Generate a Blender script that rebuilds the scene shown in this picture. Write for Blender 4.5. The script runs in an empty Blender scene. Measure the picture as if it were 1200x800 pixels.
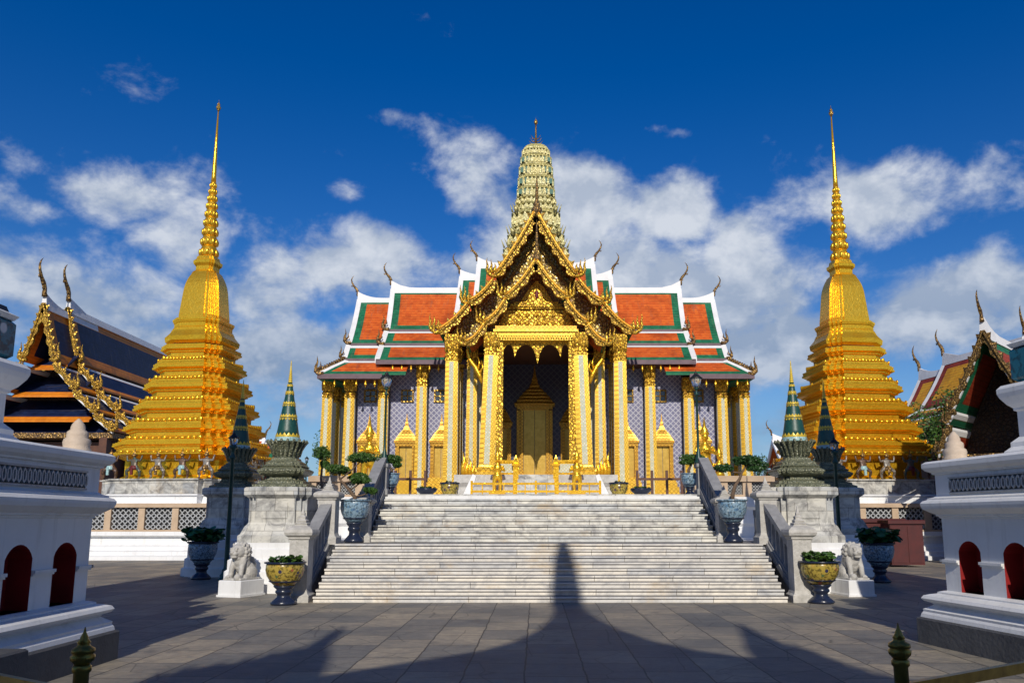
import bpy, math, random
from mathutils import Vector, Matrix
R = random.Random(7)
scene = bpy.context.scene
COL = scene.collection
rad = math.radians
# ------------------------------------------------------------------ survey
# camera model used to turn measurements on the photograph into metres at a known depth
F, TILT, EYE = 950.0, .162, 1.7
TH = math.atan(TILT); CT, ST = math.cos(TH), math.sin(TH)
def P(px, py, Y):
    a = (px-628)/F; b = (455-py)/F
    k = Y/(CT-b*ST)
    return a*k, EYE+(ST+b*CT)*k
def PX(px, py, Y): return P(px, py, Y)[0]
def PZ(py, Y): return P(628, py, Y)[1]

# ------------------------------------------------------------------ materials
def nodes(name):
    m = bpy.data.materials.new(name); m.use_nodes = True
    nt = m.node_tree; return m, nt, nt.nodes['Principled BSDF']
def N(nt, t, **kw):
    n = nt.nodes.new(t)
    for k, v in kw.items():
        if k.startswith('i_'): n.inputs[k[2:].replace('_', ' ')].default_value = v
        else: setattr(n, k, v)
    return n
def mixc(nt, fac, a, b, blend='MIX'):
    n = nt.nodes.new('ShaderNodeMix'); n.data_type = 'RGBA'; n.blend_type = blend
    for idx, v in ((0, fac), (6, a), (7, b)):
        if hasattr(v, 'is_output'): nt.links.new(v, n.inputs[idx])
        else: n.inputs[idx].default_value = v if idx == 0 else (*v[:3], 1)
    return n.outputs[2]
def ramp(nt, fac, lo, hi):
    n = N(nt, 'ShaderNodeMapRange'); n.inputs[1].default_value = lo; n.inputs[2].default_value = hi
    nt.links.new(fac, n.inputs[0]); return n.outputs[0]
def noise(nt, vec, scale, detail=5, rough=.6):
    n = N(nt, 'ShaderNodeTexNoise', i_Scale=scale, i_Detail=detail, i_Roughness=rough)
    nt.links.new(vec, n.inputs['Vector']); return n.outputs['Fac']
def voro(nt, vec, scale, feature='F1', out='Distance'):
    n = N(nt, 'ShaderNodeTexVoronoi', feature=feature, i_Scale=scale)
    nt.links.new(vec, n.inputs['Vector']); return n.outputs[out]
def coord(nt, kind='Object'): return N(nt, 'ShaderNodeTexCoord').outputs[kind]
def bump(nt, bs, h, strength=.4, dist=.02, prev=None):
    n = N(nt, 'ShaderNodeBump'); n.inputs['Strength'].default_value = strength; n.inputs['Distance'].default_value = dist
    nt.links.new(h, n.inputs['Height'])
    if prev: nt.links.new(prev, n.inputs['Normal'])
    nt.links.new(n.outputs[0], bs.inputs['Normal']); return n.outputs[0]
def mth2(nt, a, k):
    n = N(nt, 'ShaderNodeMath', operation='MULTIPLY'); nt.links.new(a, n.inputs[0]); n.inputs[1].default_value = k; return n.outputs[0]
def setc(nt, bs, c): nt.links.new(c, bs.inputs['Base Color'])

def plain(name, c1, c2, scale=3, rough=.6, metal=0, bs_scale=None, bstr=.3, bdist=.02, lo=.3, hi=.7):
    m, nt, bs = nodes(name); v = coord(nt)
    setc(nt, bs, mixc(nt, ramp(nt, noise(nt, v, scale), lo, hi), c1, c2))
    bs.inputs['Roughness'].default_value = rough; bs.inputs['Metallic'].default_value = metal
    if bs_scale: bump(nt, bs, noise(nt, v, bs_scale, 4), bstr, bdist)
    return m
def orn(name, c1, c2, c3, scale, rough=.35, metal=.7, bstr=.6, bdist=.05, pit=(.0, .25)):
    """carved, gilded surface: cells of relief with darker pits between"""
    m, nt, bs = nodes(name); v = coord(nt)
    d = voro(nt, v, scale); e = voro(nt, v, scale, 'DISTANCE_TO_EDGE'); big = noise(nt, v, 1.2)
    c = mixc(nt, ramp(nt, big, .3, .7), c1, c2)
    c = mixc(nt, ramp(nt, e, pit[0], pit[1]), c3, c)
    setc(nt, bs, c); bs.inputs['Roughness'].default_value = rough; bs.inputs['Metallic'].default_value = metal
    b = bump(nt, bs, d, bstr, bdist); bump(nt, bs, noise(nt, v, scale*3, 4), .35, bdist*.4, b)
    return m
def facing(nt, v):
    """wall coordinates (along, up) that work on faces of either direction"""
    sp = N(nt, 'ShaderNodeSeparateXYZ'); nt.links.new(v, sp.inputs[0])
    ad = N(nt, 'ShaderNodeMath', operation='ADD'); nt.links.new(sp.outputs[0], ad.inputs[0]); nt.links.new(sp.outputs[1], ad.inputs[1])
    cb = N(nt, 'ShaderNodeCombineXYZ'); nt.links.new(ad.outputs[0], cb.inputs[0]); nt.links.new(sp.outputs[2], cb.inputs[1]); return cb.outputs[0]
def scroll(name, c1, c2, c3, scale, rough=.34, metal=.6, bstr=.7, bdist=.05, speck=None):
    """gilded scrollwork: repeating curled relief with dark ground between"""
    m, nt, bs = nodes(name); v = coord(nt); fv = facing(nt, v)
    mg = N(nt, 'ShaderNodeTexMagic', turbulence_depth=3, i_Scale=scale, i_Distortion=1.6); nt.links.new(fv, mg.inputs['Vector'])
    e = voro(nt, v, scale*1.1, 'DISTANCE_TO_EDGE')
    h = N(nt, 'ShaderNodeMath', operation='MULTIPLY'); nt.links.new(mg.outputs['Fac'], h.inputs[0]); nt.links.new(ramp(nt, e, 0, .16), h.inputs[1])
    c = mixc(nt, ramp(nt, noise(nt, v, 1.3), .3, .7), c1, c2)
    if speck:
        c = mixc(nt, ramp(nt, noise(nt, v, scale*2.4, 2), .58, .64), c, speck)
    c = mixc(nt, ramp(nt, h.outputs[0], .10, .34), c3, c)
    setc(nt, bs, c); bs.inputs['Roughness'].default_value = rough; bs.inputs['Metallic'].default_value = metal
    b = bump(nt, bs, h.outputs[0], bstr, bdist); bump(nt, bs, noise(nt, v, scale*4, 3), .3, bdist*.3, b)
    return m
def inlay(name, c1, c2, mortar, cell=.17, metal=.55, rough=.33):
    """ordered lozenges of gilded glass"""
    m, nt, bs = nodes(name); v = coord(nt)
    mp = N(nt, 'ShaderNodeMapping'); mp.inputs['Rotation'].default_value = (0, 0, rad(45)); nt.links.new(facing(nt, v), mp.inputs[0])
    b = N(nt, 'ShaderNodeTexBrick', offset=0, i_Scale=1, i_Bias=0); nt.links.new(mp.outputs[0], b.inputs['Vector'])
    b.inputs['Mortar Size'].default_value = cell*.11; b.inputs['Mortar Smooth'].default_value = .4; b.inputs['Brick Width'].default_value = cell; b.inputs['Row Height'].default_value = cell
    b.inputs['Color1'].default_value = (*c1, 1); b.inputs['Color2'].default_value = (*c2, 1); b.inputs['Mortar'].default_value = (*mortar, 1)
    c = mixc(nt, ramp(nt, noise(nt, v, 1.1, 6), .45, .75), b.outputs['Color'], tuple(x*.72 for x in c1))
    setc(nt, bs, c); bs.inputs['Roughness'].default_value = rough; bs.inputs['Metallic'].default_value = metal
    p = bump(nt, bs, b.outputs['Fac'], -.7, .02); bump(nt, bs, noise(nt, v, 30, 3), .25, .01, p); return m
def mosaic(name, c1, c2, c3, mortar, bw=.06, bh=.05, rough=.25, rot=None, msize=.006, off=.5):
    m, nt, bs = nodes(name); v = coord(nt)
    vec = facing(nt, v)
    if rot:
        m2 = N(nt, 'ShaderNodeMapping'); m2.inputs['Rotation'].default_value = (0, 0, rot); nt.links.new(vec, m2.inputs[0]); vec = m2.outputs[0]
    b = N(nt, 'ShaderNodeTexBrick', offset=off, i_Scale=1, i_Bias=0)
    b.inputs['Mortar Size'].default_value = msize; b.inputs['Brick Width'].default_value = bw; b.inputs['Row Height'].default_value = bh
    b.inputs['Color1'].default_value = (*c1, 1); b.inputs['Color2'].default_value = (*c2, 1); b.inputs['Mortar'].default_value = (*mortar, 1)
    nt.links.new(vec, b.inputs['Vector'])
    c = mixc(nt, ramp(nt, noise(nt, v, 40, 2), .52, .62), b.outputs['Color'], c3)
    c = mixc(nt, ramp(nt, noise(nt, v, 1.5), .35, .75), c, tuple(x*.7 for x in c1), 'MIX') if False else c
    setc(nt, bs, c); bs.inputs['Roughness'].default_value = rough
    bump(nt, bs, b.outputs['Fac'], -.3, .01)
    return m
def tiles(name, c1, c2, pitch=.20):
    """glazed roof tiles: rows of small scales"""
    m, nt, bs = nodes(name); v = coord(nt)
    w = N(nt, 'ShaderNodeTexWave', wave_type='BANDS', bands_direction='Z', wave_profile='SAW', i_Scale=1/pitch/3.14, i_Distortion=0.)
    nt.links.new(v, w.inputs['Vector'])
    mp = N(nt, 'ShaderNodeMapping'); mp.inputs['Scale'].default_value = (1/pitch*1.1, 1/pitch*1.1, 1/pitch); nt.links.new(v, mp.inputs[0])
    wn = N(nt, 'ShaderNodeTexWhiteNoise', noise_dimensions='3D')
    fl = N(nt, 'ShaderNodeVectorMath', operation='FLOOR'); nt.links.new(mp.outputs[0], fl.inputs[0]); nt.links.new(fl.outputs[0], wn.inputs[0])
    c = mixc(nt, wn.outputs['Value'], c1, c2)
    c = mixc(nt, ramp(nt, noise(nt, v, .9, 8, .7), .48, .72), c, tuple(x*.52 for x in c1))
    mp2 = N(nt, 'ShaderNodeMapping'); mp2.inputs['Scale'].default_value = (5, .6, .6); nt.links.new(v, mp2.inputs[0])
    c = mixc(nt, mth2(nt, ramp(nt, noise(nt, mp2.outputs[0], 1.0, 6, .7), .55, .75), .45), c, (.16, .13, .10))
    c = mixc(nt, mth2(nt, ramp(nt, w.outputs['Fac'], .25, .0), .55), c, tuple(x*.3 for x in c1))
    setc(nt, bs, c); bs.inputs['Roughness'].default_value = .5; bs.inputs['Specular IOR Level'].default_value = .3
    bump(nt, bs, w.outputs['Fac'], .5, .03)
    return m

M = {}
M['gold'] = orn('gilding', (.90, .475, .016), (.96, .58, .035), (.58, .27, .010), 9, .27, .72, .25, .03, (.0, .05))
M['gold_smooth'] = plain('gold_leaf', (.88, .46, .020), (.95, .57, .045), 5, .25, .74, 9, .5, .03)
M['gold_carved'] = scroll('carved_gilding', (.82, .48, .035), (.93, .60, .07), (.22, .10, .015), 5.5, .34, .62)
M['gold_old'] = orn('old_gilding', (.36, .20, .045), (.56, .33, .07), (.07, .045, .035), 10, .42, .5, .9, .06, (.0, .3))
M['gold_col'] = inlay('column_gilding', (.84, .50, .04), (.93, .60, .08), (.34, .17, .015))
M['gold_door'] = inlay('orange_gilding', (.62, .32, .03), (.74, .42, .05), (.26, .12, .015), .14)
M['gold_speck'] = scroll('speckled_gilding', (.52, .36, .07), (.66, .46, .11), (.12, .06, .02), 5, .34, .5, .8, .05, (.70, .68, .60))
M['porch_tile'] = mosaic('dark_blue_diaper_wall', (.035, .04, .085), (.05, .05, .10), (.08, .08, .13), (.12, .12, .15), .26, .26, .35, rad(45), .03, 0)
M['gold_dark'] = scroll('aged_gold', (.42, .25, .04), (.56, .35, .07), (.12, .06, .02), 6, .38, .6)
M['door_leaf'] = plain('gilded_door_leaf', (.50, .31, .05), (.66, .43, .09), 5, .33, .6, 20, .4, .01)
M['gable_shade'] = scroll('shaded_carved_gable', (.045, .022, .010), (.07, .038, .014), (.018, .010, .008), 5, .5, .2)  # deep shade of the recessed gable is put into this colour
M['gold_shade'] = scroll('shaded_brown_gilding', (.20, .115, .03), (.30, .18, .05), (.05, .03, .015), 6, .42, .5)  # boards turned from the sun: their shade is mixed into the gold
M['gold_bell'] = scroll('chased_gold_leaf', (.88, .49, .02), (.95, .60, .045), (.66, .33, .015), 2.2, .28, .6, .5, .05)
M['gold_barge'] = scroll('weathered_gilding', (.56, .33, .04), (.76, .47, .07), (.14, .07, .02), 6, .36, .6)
M['orange_trim'] = plain('amber_glass_trim', (.85, .36, .02), (.95, .48, .04), 6, .3, .35, 18, .3, .02)
M['strip'] = mosaic('pale_glass_mosaic', (.66, .70, .66), (.36, .48, .46), (.66, .58, .30), (.50, .46, .28), .11, .11, .22, rad(45), .02, 0)
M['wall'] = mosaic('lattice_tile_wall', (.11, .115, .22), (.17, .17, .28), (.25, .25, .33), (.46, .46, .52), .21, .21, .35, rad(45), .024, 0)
M['prang'] = orn('glazed_pale_mosaic', (.66, .54, .17), (.56, .52, .22), (.22, .20, .07), 8, .35, .08, .7, .04, (0, .18))
M['prang_glass'] = plain('green_glass_niche', (.02, .11, .08), (.06, .17, .12), 6, .6, 0)
M['tile_orange'] = tiles('orange_roof_tile', (.54, .085, .010), (.68, .14, .018))
M['tile_green'] = tiles('green_roof_tile', (.012, .12, .055), (.02, .19, .085))
M['tile_blue'] = tiles('blue_roof_tile', (.004, .010, .042), (.009, .020, .07))
M['tile_amber'] = tiles('amber_roof_tile', (.70, .30, .012), (.82, .42, .02))
M['tile_border'] = tiles('deep_orange_roof_tile', (.66, .19, .012), (.76, .25, .016))
M['tile_red'] = tiles('red_roof_tile', (.26, .035, .014), (.36, .055, .02))
def weathered(name):
    m, nt, bs = nodes(name); v = coord(nt)
    c = mixc(nt, ramp(nt, noise(nt, v, 1.6), .3, .7), (.80, .80, .79), (.71, .71, .70))
    mp = N(nt, 'ShaderNodeMapping'); mp.inputs['Scale'].default_value = (7, 7, .7); nt.links.new(v, mp.inputs[0])
    st = ramp(nt, noise(nt, mp.outputs[0], 1.0, 6, .65), .53, .74)            # rain streaks
    c = mixc(nt, mth2(nt, st, .45), c, (.42, .41, .38))
    c = mixc(nt, mth2(nt, ramp(nt, noise(nt, v, 3.2, 9, .75), .60, .74), .5), c, (.50, .48, .44))
    setc(nt, bs, c); bs.inputs['Roughness'].default_value = .55
    bump(nt, bs, noise(nt, v, 14, 7, .7), .22, .02); return m
M['white'] = weathered('white_lime_render')
M['white_roof'] = plain('white_roof_plaster', (.82, .82, .81), (.70, .69, .68), 1.5, .6, 0, 12, .15, .02)
M['purple'] = plain('purple_fascia', (.08, .045, .06), (.14, .08, .10), 3, .5)
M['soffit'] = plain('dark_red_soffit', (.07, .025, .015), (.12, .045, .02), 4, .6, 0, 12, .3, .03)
M['dark_slate'] = plain('dark_weathered_stone_and_shade', (.055, .056, .06), (.10, .10, .10), 2.5, .7, 0, 14, .4, .03)
M['red_paint'] = plain('dark_red_paint', (.10, .006, .005), (.15, .008, .007), 3, .6, 0, 10, .2, .01)
M['niche_red'] = plain('red_niche_paint', (.20, .004, .004), (.28, .007, .006), 3, .6, 0, 10, .2, .01)
M['red_dark'] = plain('red_cabinet_paint', (.05, .006, .005), (.085, .009, .006), 3, .55, 0, 10, .2, .01)
M['beige'] = plain('beige_sandstone', (.42, .30, .19), (.54, .40, .27), 2, .7, 0, 20, .2, .01)
M['granite'] = plain('grey_granite', (.20, .20, .205), (.30, .30, .30), 6, .65, 0, 40, .25, .01)
M['pale_stone'] = plain('pale_carved_stone', (.36, .345, .31), (.54, .52, .48), 7, .7, 0, 16, .6, .03)
M['finial_stone'] = plain('sandy_cement', (.46, .37, .29), (.56, .46, .36), 9, .85, 0, 40, .4, .015)
M['lattice_grey'] = plain('glazed_grey_lattice', (.30, .31, .32), (.45, .46, .46), 8, .4)
M['lattice_dark'] = plain('dark_green_lattice', (.02, .035, .04), (.06, .08, .085), 8, .35)
M['celadon'] = orn('celadon_mosaic', (.20, .21, .13), (.29, .28, .17), (.05, .065, .045), 20, .35, .05, .8, .03, (0, .25))
M['green_glaze'] = plain('dark_green_glaze', (.006, .045, .034), (.016, .085, .065), 14, .42, 0, 30, .3, .01)
M['yellow_glaze'] = plain('yellow_glaze', (.62, .42, .03), (.74, .55, .07), 9, .3, .1)
M['paleblue_glaze'] = orn('pale_blue_glaze', (.42, .58, .58), (.52, .66, .62), (.12, .30, .32), 26, .3, 0, .4, .01, (0, .2))
M['brass'] = plain('tarnished_brass', (.20, .13, .025), (.34, .24, .05), 12, .32, .75, 30, .2, .005)
M['lamp_green'] = plain('dark_green_iron', (.012, .045, .035), (.02, .07, .055), 6, .4, .2)
M['black_iron'] = plain('black_iron', (.015, .015, .017), (.03, .03, .03), 6, .45, .4)
M['trunk'] = plain('bark', (.10, .065, .04), (.17, .11, .07), 9, .85, 0, 20, .7, .03)
M['leaf'] = plain('leaf', (.030, .085, .012), (.075, .15, .025), 9, .5)
M['leaf_dark'] = plain('dark_leaf', (.012, .05, .010), (.04, .10, .02), 7, .45)
M['leaf_lotus'] = plain('pond_leaf', (.015, .09, .03), (.04, .15, .05), 6, .4)
M['soil'] = plain('soil', (.05, .035, .025), (.08, .06, .04), 15, .9)
M['navy_glaze'] = plain('navy_glaze', (.010, .014, .032), (.02, .028, .055), 6, .25, 0, 12, .3, .02)
def flower(name, ground, spots, scale=14, rim=.12):
    m, nt, bs = nodes(name); v = coord(nt)
    n = N(nt, 'ShaderNodeTexVoronoi', feature='F1', i_Scale=scale); nt.links.new(v, n.inputs['Vector'])
    col = N(nt, 'ShaderNodeValToRGB'); col.color_ramp.interpolation = 'CONSTANT'
    els = col.color_ramp.elements
    while len(els) < len(spots): els.new(.5)
    for i, c in enumerate(spots): els[i].position = i/len(spots); els[i].color = (*c, 1)
    sx = N(nt, 'ShaderNodeSeparateColor'); nt.links.new(n.outputs['Color'], sx.inputs[0]); nt.links.new(sx.outputs[0], col.inputs[0])
    g = mixc(nt, ramp(nt, noise(nt, v, scale*2.2, 3), .48, .56), ground, tuple(x*.35 for x in ground))
    setc(nt, bs, mixc(nt, ramp(nt, n.outputs['Distance'], .40, .30), g, col.outputs[0]))
    bs.inputs['Roughness'].default_value = .22; return m
M['pot_yellow'] = flower('yellow_floral_enamel', (.38, .28, .05), [(.03, .03, .07), (.30, .09, .04), (.09, .14, .05), (.50, .40, .09), (.45, .30, .06), (.10, .06, .08)], 9)
M['pot_blue'] = flower('blue_and_white_porcelain', (.22, .33, .42), [(.34, .44, .50), (.07, .14, .25), (.22, .33, .42), (.10, .20, .31)], 11)
M['blue_band'] = flower('turquoise_mosaic', (.012, .15, .20), [(.012, .15, .20), (.60, .60, .58), (.02, .10, .16), (.60, .60, .58), (.012, .15, .20)], 5.0)
LD, DK = 1.16, 2.40          # landing and deck level
LDR, DKR = LD/9, (DK-LD)/9
def marble(name, dark=.30, light=.62, slab=(1.1, .5), warm=1.0, axis_rot=(rad(90), 0, 0), joint=.006, vs=1.2, z0=0):
    m, nt, bs = nodes(name); v = coord(nt)
    w = N(nt, 'ShaderNodeTexNoise', i_Scale=vs, i_Detail=9, i_Roughness=.7, i_Distortion=1.6); nt.links.new(v, w.inputs['Vector'])
    mp = N(nt, 'ShaderNodeMapping'); mp.inputs['Rotation'].default_value = axis_rot; mp.inputs['Location'].default_value = (0, z0, 0); nt.links.new(v, mp.inputs[0])
    b = N(nt, 'ShaderNodeTexBrick', offset=.43, i_Scale=1, i_Bias=0); nt.links.new(mp.outputs[0], b.inputs['Vector'])
    b.inputs['Mortar Size'].default_value = joint; b.inputs['Brick Width'].default_value = slab[0]; b.inputs['Row Height'].default_value = slab[1]
    b.inputs['Color1'].default_value = (.80, .82, .85, 1); b.inputs['Color2'].default_value = (1.08, 1.04, .96, 1); b.inputs['Mortar'].default_value = (.35, .33, .30, 1)
    c = mixc(nt, ramp(nt, w.outputs['Fac'], .36, .56), (dark, dark, dark*1.02), (light*warm, light, light*.95))
    c = mixc(nt, 1.0, c, b.outputs['Color'], 'MULTIPLY')
    st = ramp(nt, noise(nt, v, .7, 7, .7), .55, .72)
    c = mixc(nt, st, c, (light*.72, light*.58, light*.40))
    setc(nt, bs, c); bs.inputs['Roughness'].default_value = .5
    bump(nt, bs, b.outputs['Fac'], -.25, .01)
    return m
M['marble'] = marble('grey_marble_slabs', .15, .54, (.55, .48))
M['step'] = marble('weathered_white_marble_step', .46, .70, (1.7, LDR), 1.03, (rad(90), 0, 0), .007, 1.6)
M['step_upper'] = marble('grey_veined_marble_step', .30, .68, (1.9, DKR), 1.0, (rad(90), 0, 0), .007, 1.3, 1.16)
M['tread'] = plain('worn_dusty_dimmed_tread', (.16, .15, .135), (.32, .31, .28), 2.2, .6, 0, 20, .3, .01)  # dust and wear, plus the weaker sun on flat treads painted in
def paving(name):
    m, nt, bs = nodes(name); v = coord(nt)
    wob = N(nt, 'ShaderNodeTexNoise', i_Scale=2.2, i_Detail=3); nt.links.new(v, wob.inputs['Vector'])
    ws = N(nt, 'ShaderNodeVectorMath', operation='SCALE'); ws.inputs['Scale'].default_value = .05; nt.links.new(wob.outputs['Color'], ws.inputs[0])
    ad = N(nt, 'ShaderNodeVectorMath', operation='ADD'); nt.links.new(v, ad.inputs[0]); nt.links.new(ws.outputs[0], ad.inputs[1])
    mp = N(nt, 'ShaderNodeMapping'); mp.inputs['Rotation'].default_value = (0, 0, rad(90)); mp.inputs['Location'].default_value = (.4, .1, 0); nt.links.new(ad.outputs[0], mp.inputs[0])
    b = N(nt, 'ShaderNodeTexBrick', offset=.42, squash=.8, squash_frequency=3, i_Scale=1, i_Bias=0); nt.links.new(mp.outputs[0], b.inputs['Vector'])
    b.inputs['Mortar Size'].default_value = .013; b.inputs['Mortar Smooth'].default_value = .5
    b.inputs['Brick Width'].default_value = .98; b.inputs['Row Height'].default_value = .68
    b.inputs['Color1'].default_value = (.60, .64, .70, 1); b.inputs['Color2'].default_value = (1.22, 1.14, 1.0, 1); b.inputs['Mortar'].default_value = (.20, .19, .18, 1)
    n1 = noise(nt, v, .55, 8, .7); n2 = noise(nt, v, 6, 9, .75); n4 = noise(nt, v, 24, 6, .7)
    c = mixc(nt, ramp(nt, n1, .36, .64), (.21, .20, .175), (.42, .365, .28))
    c = mixc(nt, ramp(nt, n2, .42, .66), mixc(nt, .5, c, (.11, .11, .11)), c)
    c = mixc(nt, 1.0, c, b.outputs['Color'], 'MULTIPLY')
    c = mixc(nt, mth2(nt, ramp(nt, noise(nt, v, 1.3, 9, .75), .56, .68), .7), c, (.085, .08, .073))
    c = mixc(nt, mth2(nt, ramp(nt, noise(nt, v, 2.1, 9, .8), .60, .72), .6), c, (.44, .40, .33))
    cr = voro(nt, ad.outputs[0], .9, 'DISTANCE_TO_EDGE')
    c = mixc(nt, mth2(nt, ramp(nt, cr, .012, .0), .6), c, (.035, .033, .03))
    c = mixc(nt, mth2(nt, ramp(nt, n4, .62, .75), .5), c, (.05, .05, .048))
    setc(nt, bs, c)
    rr = N(nt, 'ShaderNodeMapRange'); rr.inputs[3].default_value = .45; rr.inputs[4].default_value = .8; nt.links.new(n2, rr.inputs[0]); nt.links.new(rr.outputs[0], bs.inputs['Roughness'])
    p = bump(nt, bs, b.outputs['Fac'], -.6, .02); p = bump(nt, bs, n2, .5, .015, p); bump(nt, bs, n4, .3, .006, p)
    return m
M['paving'] = paving('worn_stone_paving')
def glass(name, c, rough=.08):
    m, nt, bs = nodes(name); v = coord(nt)
    setc(nt, bs, mixc(nt, noise(nt, v, 2), c, tuple(x*1.5 for x in c))); bs.inputs['Roughness'].default_value = rough; return m
M['pane'] = glass('dark_window_glass', (.05, .07, .085))
m, nt, bs = nodes('clear_lamp_glass'); bs.inputs['Transmission Weight'].default_value = .85; bs.inputs['Roughness'].default_value = .12; bs.inputs['Base Color'].default_value = (.8, .85, .85, 1); M['lamp_glass'] = m
def costume(name, a, b, c):
    m, nt, bs = nodes(name); v = coord(nt)
    k = mixc(nt, ramp(nt, noise(nt, v, 9, 3), .42, .5), a, b); k = mixc(nt, ramp(nt, voro(nt, v, 16), .3, .2), k, c)
    setc(nt, bs, k); bs.inputs['Roughness'].default_value = .4; bs.inputs['Metallic'].default_value = .2; return m
M['fig_white'] = costume('painted_mosaic_white', (.10, .08, .06), (.26, .24, .21), (.20, .10, .03))
M['fig_teal'] = costume('painted_mosaic_teal', (.03, .09, .085), (.12, .09, .06), (.20, .11, .03))
M['fig_brown'] = costume('painted_mosaic_brown', (.05, .03, .022), (.14, .085, .06), (.22, .12, .03))

# ------------------------------------------------------------------ mesh builder
OFF = {}
class MB:
    def __init__(s): s.v = []; s.f = []; s.m = []; s.sm = []; s.T = None; s.mi = 0
    def add(s, vs, fs, m=None, smooth=False):
        o = len(s.v)
        if s.T is not None: vs = [s.T @ Vector(p) for p in vs]
        s.v += [tuple(p) for p in vs]
        for f in fs: s.f.append([i+o for i in f]); s.m.append(s.mi if m is None else m); s.sm.append(smooth)
    def box(s, x0, x1, y0, y1, z0, z1, m=None, c=0.0):
        if x0 > x1: x0, x1 = x1, x0
        if y0 > y1: y0, y1 = y1, y0
        if c <= 0:
            s.add([(x0,y0,z0),(x1,y0,z0),(x1,y1,z0),(x0,y1,z0),(x0,y0,z1),(x1,y0,z1),(x1,y1,z1),(x0,y1,z1)],
                  [(0,3,2,1),(4,5,6,7),(0,1,5,4),(1,2,6,5),(2,3,7,6),(3,0,4,7)], m); return
        def rg(z, i): return [(x0+i,y0+i,z),(x1-i,y0+i,z),(x1-i,y1-i,z),(x0+i,y1-i,z)]
        s.loft([rg(z0, 0), rg(z1-c, 0), rg(z1, c)], m=m)
    def loft(s, rings, m=None, smooth=False, cap=True, closed=True):
        n = len(rings[0]); vs = [p for r in rings for p in r]; fs = []
        for i in range(len(rings)-1):
            for j in range(n if closed else n-1):
                k = (j+1) % n
                fs.append((i*n+j, i*n+k, (i+1)*n+k, (i+1)*n+j))
        if cap and closed: fs.append(tuple(range(n-1, -1, -1))); fs.append(tuple((len(rings)-1)*n+j for j in range(n)))
        s.add(vs, fs, m, smooth)
    def lathe(s, prof, n=24, c=(0,0,0), m=None, smooth=True, ph=0):
        s.loft([[(c[0]+r*math.cos(ph+2*math.pi*j/n), c[1]+r*math.sin(ph+2*math.pi*j/n), c[2]+z) for j in range(n)] for r, z in prof], m, smooth)
    def plan(s, pl, prof, c=(0,0,0), m=None):
        s.loft([[(c[0]+x*r, c[1]+y*r, c[2]+z) for x, y in pl] for r, z in prof], m)
    def plano(s, pl_fn, prof, c=(0,0,0), m=None):
        s.loft([[(c[0]+x, c[1]+y, c[2]+z) for x, y in pl_fn(r)] for r, z in prof], m)
    def prism(s, poly, a, b, axis='y', m=None):
        """polygon in (u,w): axis y -> (u, a..b, w); axis x -> (a..b, u, w); axis z -> (u, w, a..b)"""
        def q(u, w, t): return {'y': (u, t, w), 'x': (t, u, w), 'z': (u, w, t)}[axis]
        n = len(poly); vs = [q(u, w, a) for u, w in poly]+[q(u, w, b) for u, w in poly]
        fs = [(j, (j+1) % n, n+(j+1) % n, n+j) for j in range(n)]+[tuple(range(n-1, -1, -1)), tuple(range(n, 2*n))]
        s.add(vs, fs, m)
    def tube(s, pts, rs, n=8, m=None, smooth=True, flat=None):
        pts = [Vector(p) for p in pts]; rings = []
        up = Vector((0, 0, 1)); prev = None
        for i, p in enumerate(pts):
            d = (pts[min(i+1, len(pts)-1)]-pts[max(i-1, 0)]).normalized()
            if prev is None:
                a = d.cross(up if abs(d.z) < .9 else Vector((0, 1, 0))).normalized()
            else: a = (prev-d*prev.dot(d)).normalized()
            prev = a; b = d.cross(a); r = rs[i] if hasattr(rs, '__len__') else rs
            fx, fy = flat or (1, 1)
            rings.append([tuple(p+a*r*fx*math.cos(2*math.pi*j/n)+b*r*fy*math.sin(2*math.pi*j/n)) for j in range(n)])
        s.loft(rings, m, smooth)
    def bar(s, p0, p1, w, h, m=None):
        """rectangular bar between two points, width w across, height h upright"""
        p0, p1 = Vector(p0), Vector(p1); d = (p1-p0).normalized(); a = d.cross(Vector((0, 0, 1)))
        a = a.normalized() if a.length > 1e-4 else Vector((1, 0, 0)); u = Vector((0, 0, 1)) if abs(d.z) < .9 else a.cross(d)
        s.loft([[tuple(p+a*sx*w/2+u*sz*h/2) for sx, sz in ((-1,-1),(1,-1),(1,1),(-1,1))] for p in (p0, p1)], m)
    def ell(s, c, r, n=14, k=9, m=None, smooth=True):
        rings = []
        for i in range(1, k):
            t = math.pi*i/k
            rings.append([(c[0]+r[0]*math.sin(t)*math.cos(2*math.pi*j/n), c[1]+r[1]*math.sin(t)*math.sin(2*math.pi*j/n), c[2]-r[2]*math.cos(t)) for j in range(n)])
        s.loft(rings, m, smooth)
    def mesh(s, name, mats, off=(0, 0, 0)):
        me = bpy.data.meshes.new(name)
        me.from_pydata([(a-off[0], b-off[1], c-off[2]) for a, b, c in s.v], [], s.f)
        for mt in (mats if isinstance(mats, (list, tuple)) else [mats]): me.materials.append(mt)
        me.polygons.foreach_set('material_index', s.m); me.polygons.foreach_set('use_smooth', s.sm)
        me.update()
        return me
    def build(s, name, mats, parent=None, recalc=True):
        root = parent
        while root is not None and root.parent: root = root.parent
        off = OFF.get(root.name, (0, 0, 0)) if root else (0, 0, 0)
        me = s.mesh(name, mats, off)
        if recalc:
            import bmesh
            bm = bmesh.new(); bm.from_mesh(me); (bmesh.ops.remove_doubles(bm, verts=bm.verts, dist=.0005) if name == 'roof' else None); bmesh.ops.recalc_face_normals(bm, faces=bm.faces); bm.to_mesh(me); bm.free()
        o = bpy.data.objects.new(name, me); COL.objects.link(o)
        if parent: o.parent = parent
        return o
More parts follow.
